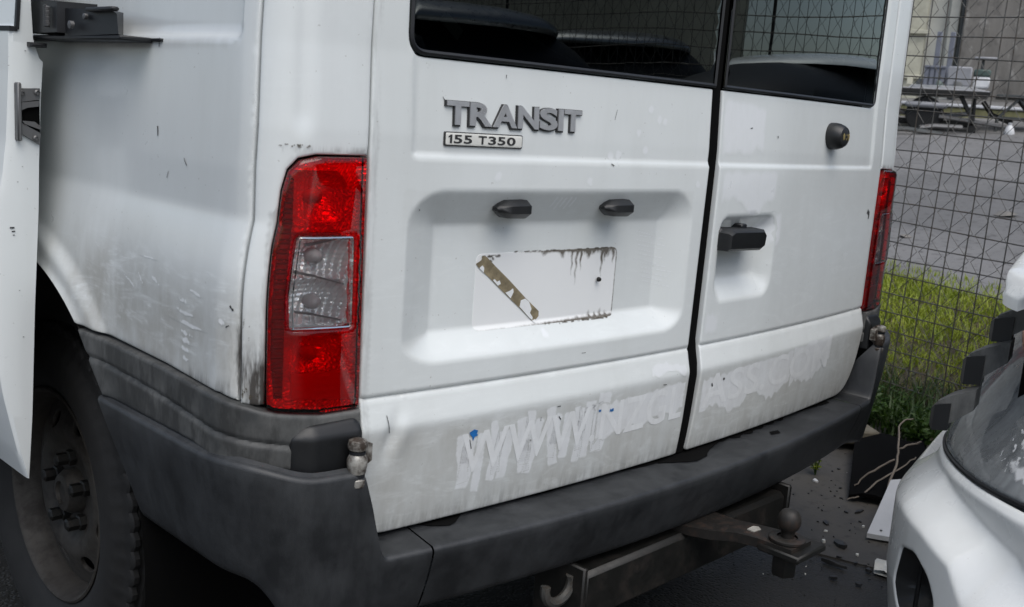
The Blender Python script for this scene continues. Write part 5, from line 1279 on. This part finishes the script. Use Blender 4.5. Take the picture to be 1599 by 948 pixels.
def side_car(x, y, rz, col, lab, h=1.5):
    c = thing('parked_car', lab, 'car')
    MB().add(*dome((x, y), (2.15, .88, .55), rz, .45, pw=3.4, lo=-.45)).build('car_body', col, c)
    MB().add(*dome((x - .25 * math.cos(rz), y - .25 * math.sin(rz)), (1.35, .76, h - .92), rz, .90, pw=3.2)).build('cabin_glass', M['rubber'], c)
    MB().add(*dome((x - .3 * math.cos(rz), y - .3 * math.sin(rz)), (.86, .66, .10), rz, h - .085, pw=3.4)).build('car_roof', M['roof_glint'], c)  # pale metal roof paints a thin highlight line on the dark car
    Mr = rotz(rz)
    for s in (-1, 1):
        for yy in (-1.35, 1.35): V, F = lathe([(0, -.1), (.27, -.1), (.31, -.07), (.31, .07), (.27, .1), (0, .1)], Mr @ np.array([yy, s * .80, .31]) + np.array([x, y, 0]), Mr @ np.array([0, 1, 0.]), 24, False); MB().add(V, F).build('car_wheel', M['tyre'], c)
    return c
M['darkpaint'] = simple('dark_car_paint', (.012, .013, .015), .2, .1, 5, .01, .6); M['roof_glint'] = metal('roof_highlight', (.40, .41, .42), .3)
side_car(1.25, -2.95, .35, M['darkpaint'], 'dark low car parked behind the photographer, mirrored in the left window', 1.60)
side_car(4.1, -3.9, .80, M['darkpaint'], 'dark tall car parked beyond the fence, mirrored in the left window', 1.74)
# =====================================================================  GRASS, WEEDS, LITTER
def leafmat(name, a, b):
    k = NT(name); n1 = k.noise(9, 4, .6); n2 = k.noise(160, 2, .5)
    c = k.mix(k.ramp(k.math('ADD', k.math('MULTIPLY', n1, .6), k.math('MULTIPLY', n2, .4)), .38, .62), a, b)
    p = k.princ(c, .5, 0); p.inputs['Subsurface Weight'].default_value = 0
    t = k.n('ShaderNodeBsdfTranslucent'); k.l(c, t.inputs[0]); mx = k.n('ShaderNodeMixShader'); mx.inputs[0].default_value = .35
    k.l(p.outputs[0], mx.inputs[1]); k.l(t.outputs[0], mx.inputs[2]); k.l(mx.outputs[0], k.out.inputs[0]); return k.m
M['grass'] = leafmat('meadow_grass', (.17, .235, .016), (.34, .39, .035))
M['weed'] = leafmat('leafy_green', (.022, .060, .009), (.060, .115, .016))
M['straw'] = leafmat('dry_straw', (.10, .08, .045), (.19, .15, .085))
rg = np.random.default_rng(6)
def blades(n, pq, hgt, wid, mat, name, lean=.5, clump=None):
    q, p = pq(n); x = F0[0] + FN[0] * q + FE[0] * p; y = F0[1] + FN[1] * q + FE[1] * p
    z = ground_z(x, y) + .008
    a = rg.uniform(0, 6.283, n); h = hgt * rg.uniform(.45, 1.25, n); l = h * lean * rg.uniform(.2, 1.3, n); wv = wid * rg.uniform(.6, 1.3, n)
    dx, dy = np.cos(a), np.sin(a); b = a + rg.uniform(1.0, 2.1, n); ex, ey = np.cos(b) * wv, np.sin(b) * wv
    P0 = np.stack([x - ex, y - ey, z], 1); P1 = np.stack([x + ex, y + ey, z], 1)
    m = np.stack([x + dx * l * .35, y + dy * l * .35, z + h * .6], 1); e = np.stack([ex, ey, 0 * ex], 1) * .7
    tp_ = np.stack([x + dx * l, y + dy * l, z + h * .95], 1)
    V = np.stack([P0, P1, m + e, m - e, tp_], 1).reshape(-1, 3); i = np.arange(n) * 5
    me = bpy.data.meshes.new(name); F = np.concatenate([np.stack([i, i + 1, i + 2, i + 3], 1)]).tolist() + np.stack([i + 3, i + 2, i + 4], 1).tolist()
    me.from_pydata(V.tolist(), [], F); me.update()
    o = link(name, me, mat); o['kind'] = 'stuff'; return o
def zone(q0, q1, p0, p1, dens=None):
    def f(n):
        q = rg.uniform(q0, q1, n * 3); p = rg.uniform(p0, p1, n * 3)
        v = .5 + .5 * np.sin(q * 5.1 + np.sin(p * 3.7) * 1.4) * np.sin(p * 4.3 + np.cos(q * 6.1)) if dens is None else dens(q, p)
        k = np.where(rg.uniform(0, 1, n * 3) < .25 + .75 * v)[0][:n]; return q[k], p[k]
    return f
def blades_n(n, z, *a, **k):
    q, p = z(n); blades(len(q), lambda m: (q, p), *a, **k)
blades_n(52000, zone(.0, 2.1, -2.2, 5.0), .055, .0034, M['grass'], 'meadow_grass', 1.1)
blades_n(3500, zone(.1, 2.1, -2.0, 4.5, lambda q, p: np.clip(np.sin(q * 4.3 + 1) * np.sin(p * 3.1 + q) - .2, 0, 1)), .05, .003, M['straw'], 'dry_grass', 1.6)
blades_n(9000, zone(1.75, 2.45, -2, 5, lambda q, p: np.clip(1.1 - (q - 1.75) * 1.5, 0, 1)), .045, .003, M['grass'], 'meadow_grass', .9)
blades_n(5200, zone(-.05, .45, -1.8, 2.5), .14, .0022, M['straw'], 'dry_grass', 1.2)
blades_n(5000, zone(-.38, .25, -1.8, 2.5), .16, .004, M['weed'], 'tall_grass', .8)
# leafy weeds at the foot of the fence
def weed(x, y, h, n, seed, lab, leaf=.022, mat='weed'):
    r = random.Random(seed); z0 = float(ground_z(x, y)); t = thing('leafy_weed', lab, 'weed', 'weeds at the foot of the fence')
    t.location = (0, 0, 0); st_ = MB(); lf = MB()
    for k in range(n):
        a = r.uniform(0, 6.28); sp = r.uniform(.15, .75); hh = h * r.uniform(.55, 1.1)
        pts = [np.array([x + math.cos(a) * sp * hh * t_ ** 1.4, y + math.sin(a) * sp * hh * t_ ** 1.4, z0 + .005 + hh * t_ * (1 - .25 * t_ * sp)]) for t_ in np.linspace(0, 1, 6)]
        st_.add(*tube(pts, [.0022, .002, .0018, .0015, .0012, .0008], 4, False))
        for j in range(11):
            t_ = r.uniform(.15, 1); i = min(4, int(t_ * 5)); p = pts[i] + (pts[i + 1] - pts[i]) * (t_ * 5 - i)
            d = np.array([r.gauss(0, 1), r.gauss(0, 1), r.uniform(-.2, .8)]); d /= np.linalg.norm(d); s_ = np.cross(d, [r.gauss(0, .3), r.gauss(0, .3), 1.]); s_ /= np.linalg.norm(s_)
            L = leaf * r.uniform(.6, 1.4); W = L * r.uniform(.22, .36); up = np.cross(s_, d) * L * .12
            lf.add([p, p + d * L * .35 + s_ * W + up, p + d * L * .75 + s_ * W * .7 + up, p + d * L, p + d * L * .75 - s_ * W * .7 + up, p + d * L * .35 - s_ * W + up], [(0, 1, 2, 3), (0, 3, 4, 5)])
    st_.build('stem', M['weed'], t); kind(lf.build('leaves', M[mat], t, 0), 'stuff'); return t
rw = random.Random(77); k_ = 0
W_ = []
for i in range(34):
    q = rw.uniform(-.40, -.02); p = -1.15 + 2.2 * (i + rw.random()) / 34; x, y = F0 + FN * q + FE * p; W_.append((x, y, p, q))
for i, (x, y, p, q) in enumerate(W_): weed(x, y, rw.uniform(.10, .22), 9, 100 + i, 'bushy green weed in the thick of the growth along the fence foot', rw.uniform(.022, .04))
w1 = weed(1.50, .46, .17, 5, 301, 'thin sprig of yellow green weed growing alone at the van bumper end by the mat', .022, 'grass'); del w1['group']

# black rubber mat leaning on the verge, boards and sticks
mb = MB(); V = []; nx_, ny_ = 8, 6
c00, c10, c11, c01 = np.array([1.36, .27, .014]), np.array([1.50, .0, .014]), np.array([1.98, .30, .05]), np.array([1.86, .50, .04])
for s_ in (0, 1):
    for j in range(ny_ + 1):
        for i in range(nx_ + 1):
            u, v = i / nx_, j / ny_; p = c00 * (1 - u) * (1 - v) + c10 * u * (1 - v) + c11 * u * v + c01 * (1 - u) * v
            p = p + np.array([0, 0, .02 * math.sin(3.1 * u) * math.sin(2.4 * v + .4) + .010 * math.sin(9 * u + 4 * v) + .012 + .02 * v - s_ * .012]); V.append(p)
N1 = (nx_ + 1) * (ny_ + 1); F = []
for j in range(ny_):
    for i in range(nx_):
        a = j * (nx_ + 1) + i; F.append((a, a + 1, a + nx_ + 2, a + nx_ + 1)); F.append((N1 + a, N1 + a + nx_ + 1, N1 + a + nx_ + 2, N1 + a + 1))
edge_ = [i for i in range(nx_ + 1)] + [(j + 1) * (nx_ + 1) - 1 for j in range(1, ny_ + 1)] + [ny_ * (nx_ + 1) + i for i in range(nx_ - 1, -1, -1)] + [j * (nx_ + 1) for j in range(ny_ - 1, 0, -1)]
for a, b in zip(edge_, edge_[1:] + edge_[:1]): F.append((b, a, N1 + a, N1 + b))
tag(mb.add(V, F).build('rubber_mat', M['void'], None, 60), 'black rubber mat lying against the weeds between van and white car', 'mat')
mb = MB(); mb.add(*box((2.02, .66, .055), (.42, .16, .05), .006, rotz(.9))); tag(mb.build('wooden_board', simple('weathered_board', (.13, .115, .085), .8, .35, 10), None), 'weathered grey board lying under the weeds beside the bumper', 'board')
def chaikin(P, r):
    P = np.array(P, float); r = np.broadcast_to(np.asarray(r, float), (len(P),)).copy(); g = random.Random(len(P))
    for _ in range(2):
        Q = [P[0]]; q = [r[0]]
        for i in range(len(P) - 1): Q += [P[i] * .75 + P[i + 1] * .25, P[i] * .25 + P[i + 1] * .75]; q += [r[i] * .75 + r[i + 1] * .25, r[i] * .25 + r[i + 1] * .75]
        P = np.array(Q + [P[-1]]); r = np.array(q + [r[-1]])
        P[1:-1] += np.array([[g.uniform(-.003, .003) for _ in range(3)] for _ in range(len(P) - 2)])
    return P, r
def stick(P, r, lab):
    P, r = chaikin(P, r); tag(MB().add(*tube(P, r, 5)).build('dry_twig', M['straw2'], None, 60), lab, 'twig', None)
M['straw2'] = simple('bare_twig', (.20, .17, .14), .8, .25, 20)
stick([(1.66, .22, .24), (1.62, .25, .23), (1.54, .21, .17), (1.50, .19, .13), (1.42, .17, .06), (1.37, .155, .01)], [.002, .003, .0035, .004, .004, .003], 'long pale forked twig leaning on the black mat')
stick([(1.51, .20, .135), (1.46, .25, .09), (1.42, .28, .04)], [.003, .003, .002], 'short pale twig branching left from the longer twig')
stick([(1.55, .15, .15), (1.46, .20, .09), (1.38, .24, .03), (1.35, .27, .012)], [.002, .003, .003, .002], 'brown twig lying lowest in front of the mat')
stick([(1.60, .16, .19), (1.56, .21, .16)], .003, 'stub of twig poking past the white bumper')
# white board scrap, crumpled paper, bits
mb = MB(); mb.add(*hull([np.array(p) + np.array([0, 0, dz]) for p in ((1.105, .085, .012), (1.155, -.01, .012), (1.52, .135, .075), (1.44, .175, .075)) for dz in (0, .014)])); ws = mb.build('white_board_scrap', M['whiteob'], None); tag(ws, 'white board offcut lying on the concrete against the white car bumper', 'board')
MB().add(*lathe([(.004, 0), (.004, .0005), (0, .0006)], (1.145, .062, .0325), (0, 0, 1), 8, False)).build('nail_hole', M['ink'], ws)
rp = random.Random(9); pts = []
V = []; F = []
for i in range(5):
    for j in range(4): V.append((.90 + .030 * j + rp.uniform(-.006, .006) + .004 * i, -.035 - .024 * i + .012 * j, .008 + rp.uniform(0, .022)))
for i in range(4):
    for j in range(3): a = i * 4 + j; F += [(a, a + 1, a + 5), (a, a + 5, a + 4)]
o = MB().add(V + [(x, y, .0065) for x, y, z in V], F + [tuple(20 + k for k in f[::-1]) for f in F]).build('crumpled_paper', M['plate'], None, 0); tag(o, 'crumpled white paper on the concrete nearest the car bumper', 'paper')
def chip(x, y, L, W, Hh, seed, n=9):
    r = random.Random(seed); a0 = r.uniform(0, 3.14); z0 = float(ground_z(x, y)) + .0055; P = []
    for k in range(n):
        a = 6.283 * k / n + r.uniform(-.2, .2); rr = r.uniform(.6, 1.1); u, v = math.cos(a) * L * rr, math.sin(a) * W * rr
        for zz in (0, Hh * r.uniform(.5, 1.2)): P.append((x + u * math.cos(a0) - v * math.sin(a0), y + u * math.sin(a0) + v * math.cos(a0), z0 + zz))
    return hull(P)
chips = [(1.435, .425, .013, .007, .008, 'whiteob', 'glossy white plastic scrap nearest the weeds'), (1.10, .33, .014, .011, .010, 'glue', 'tan pebble like crumb on the concrete'), (1.06, .19, .007, .004, .004, 'plate', 'small pale chip left of the white board'),
         (1.19, .135, .006, .004, .006, 'plate', 'pale chip above the white board'), (.98, .155, .007, .006, .010, 'plate', 'curled pale chip before the towball'), (.975, .05, .008, .004, .006, 'plate', 'pale flake on the slab joint'), (.90, .13, .006, .006, .006, 'whiteob', 'tiny white speck in front of the slab joint'),
         (1.00, .115, .030, .014, .012, 'ink', 'black lump of debris right of the towball'), (.86, .06, .038, .008, .012, 'ink', 'black curved shard on the dark slab'), (.80, -.04, .010, .009, .006, 'ink', 'black crumb low on the dark slab'), (.78, .02, .012, .008, .006, 'ink', 'black crumb at the left of the dark slab'),
         (1.12, .22, .016, .008, .006, 'ink', 'black scrap under the tan crumb'), (1.30, .20, .030, .006, .006, 'ink', 'dark splinter before the mat'), (.90, -.02, .010, .008, .008, 'ink', 'black nub beside the crumpled paper')]
for i, (x, y, L, W, Hh, m_, lab) in enumerate(chips): tag(MB().add(*chip(x, y, L, W, Hh, 40 + i)).build('debris_chip', M[m_], None, 30), lab, 'debris', 'litter on the concrete')
mb1, mb2 = MB(), MB()
for i in range(320):
    x = rp.uniform(.62, 2.0); y = rp.uniform(-.25, .75) + .1 * (x - 1)
    s_ = rp.uniform(.0015, .005) * (1.6 if rp.random() < .1 else 1); (mb1 if rp.random() < .96 else mb2).add(*chip(x, y, s_, s_ * rp.uniform(.4, 1), s_ * .7, 500 + i, 5))
kind(mb1.build('dark_grit', M['ink'], None, 0), 'stuff'); kind(mb2.build('pale_grit', M['plate'], None, 0), 'stuff')
mb = MB()
for i in range(900):
    x = rp.uniform(-1.7, -.55); y = rp.uniform(.6, 3.4); s_ = rp.uniform(.002, .006); mb.add(*chip(x, y, s_, s_ * .8, s_ * .8, 2000 + i, 4))
kind(mb.build('loose_gravel', M['conc'], None, 0), 'stuff')
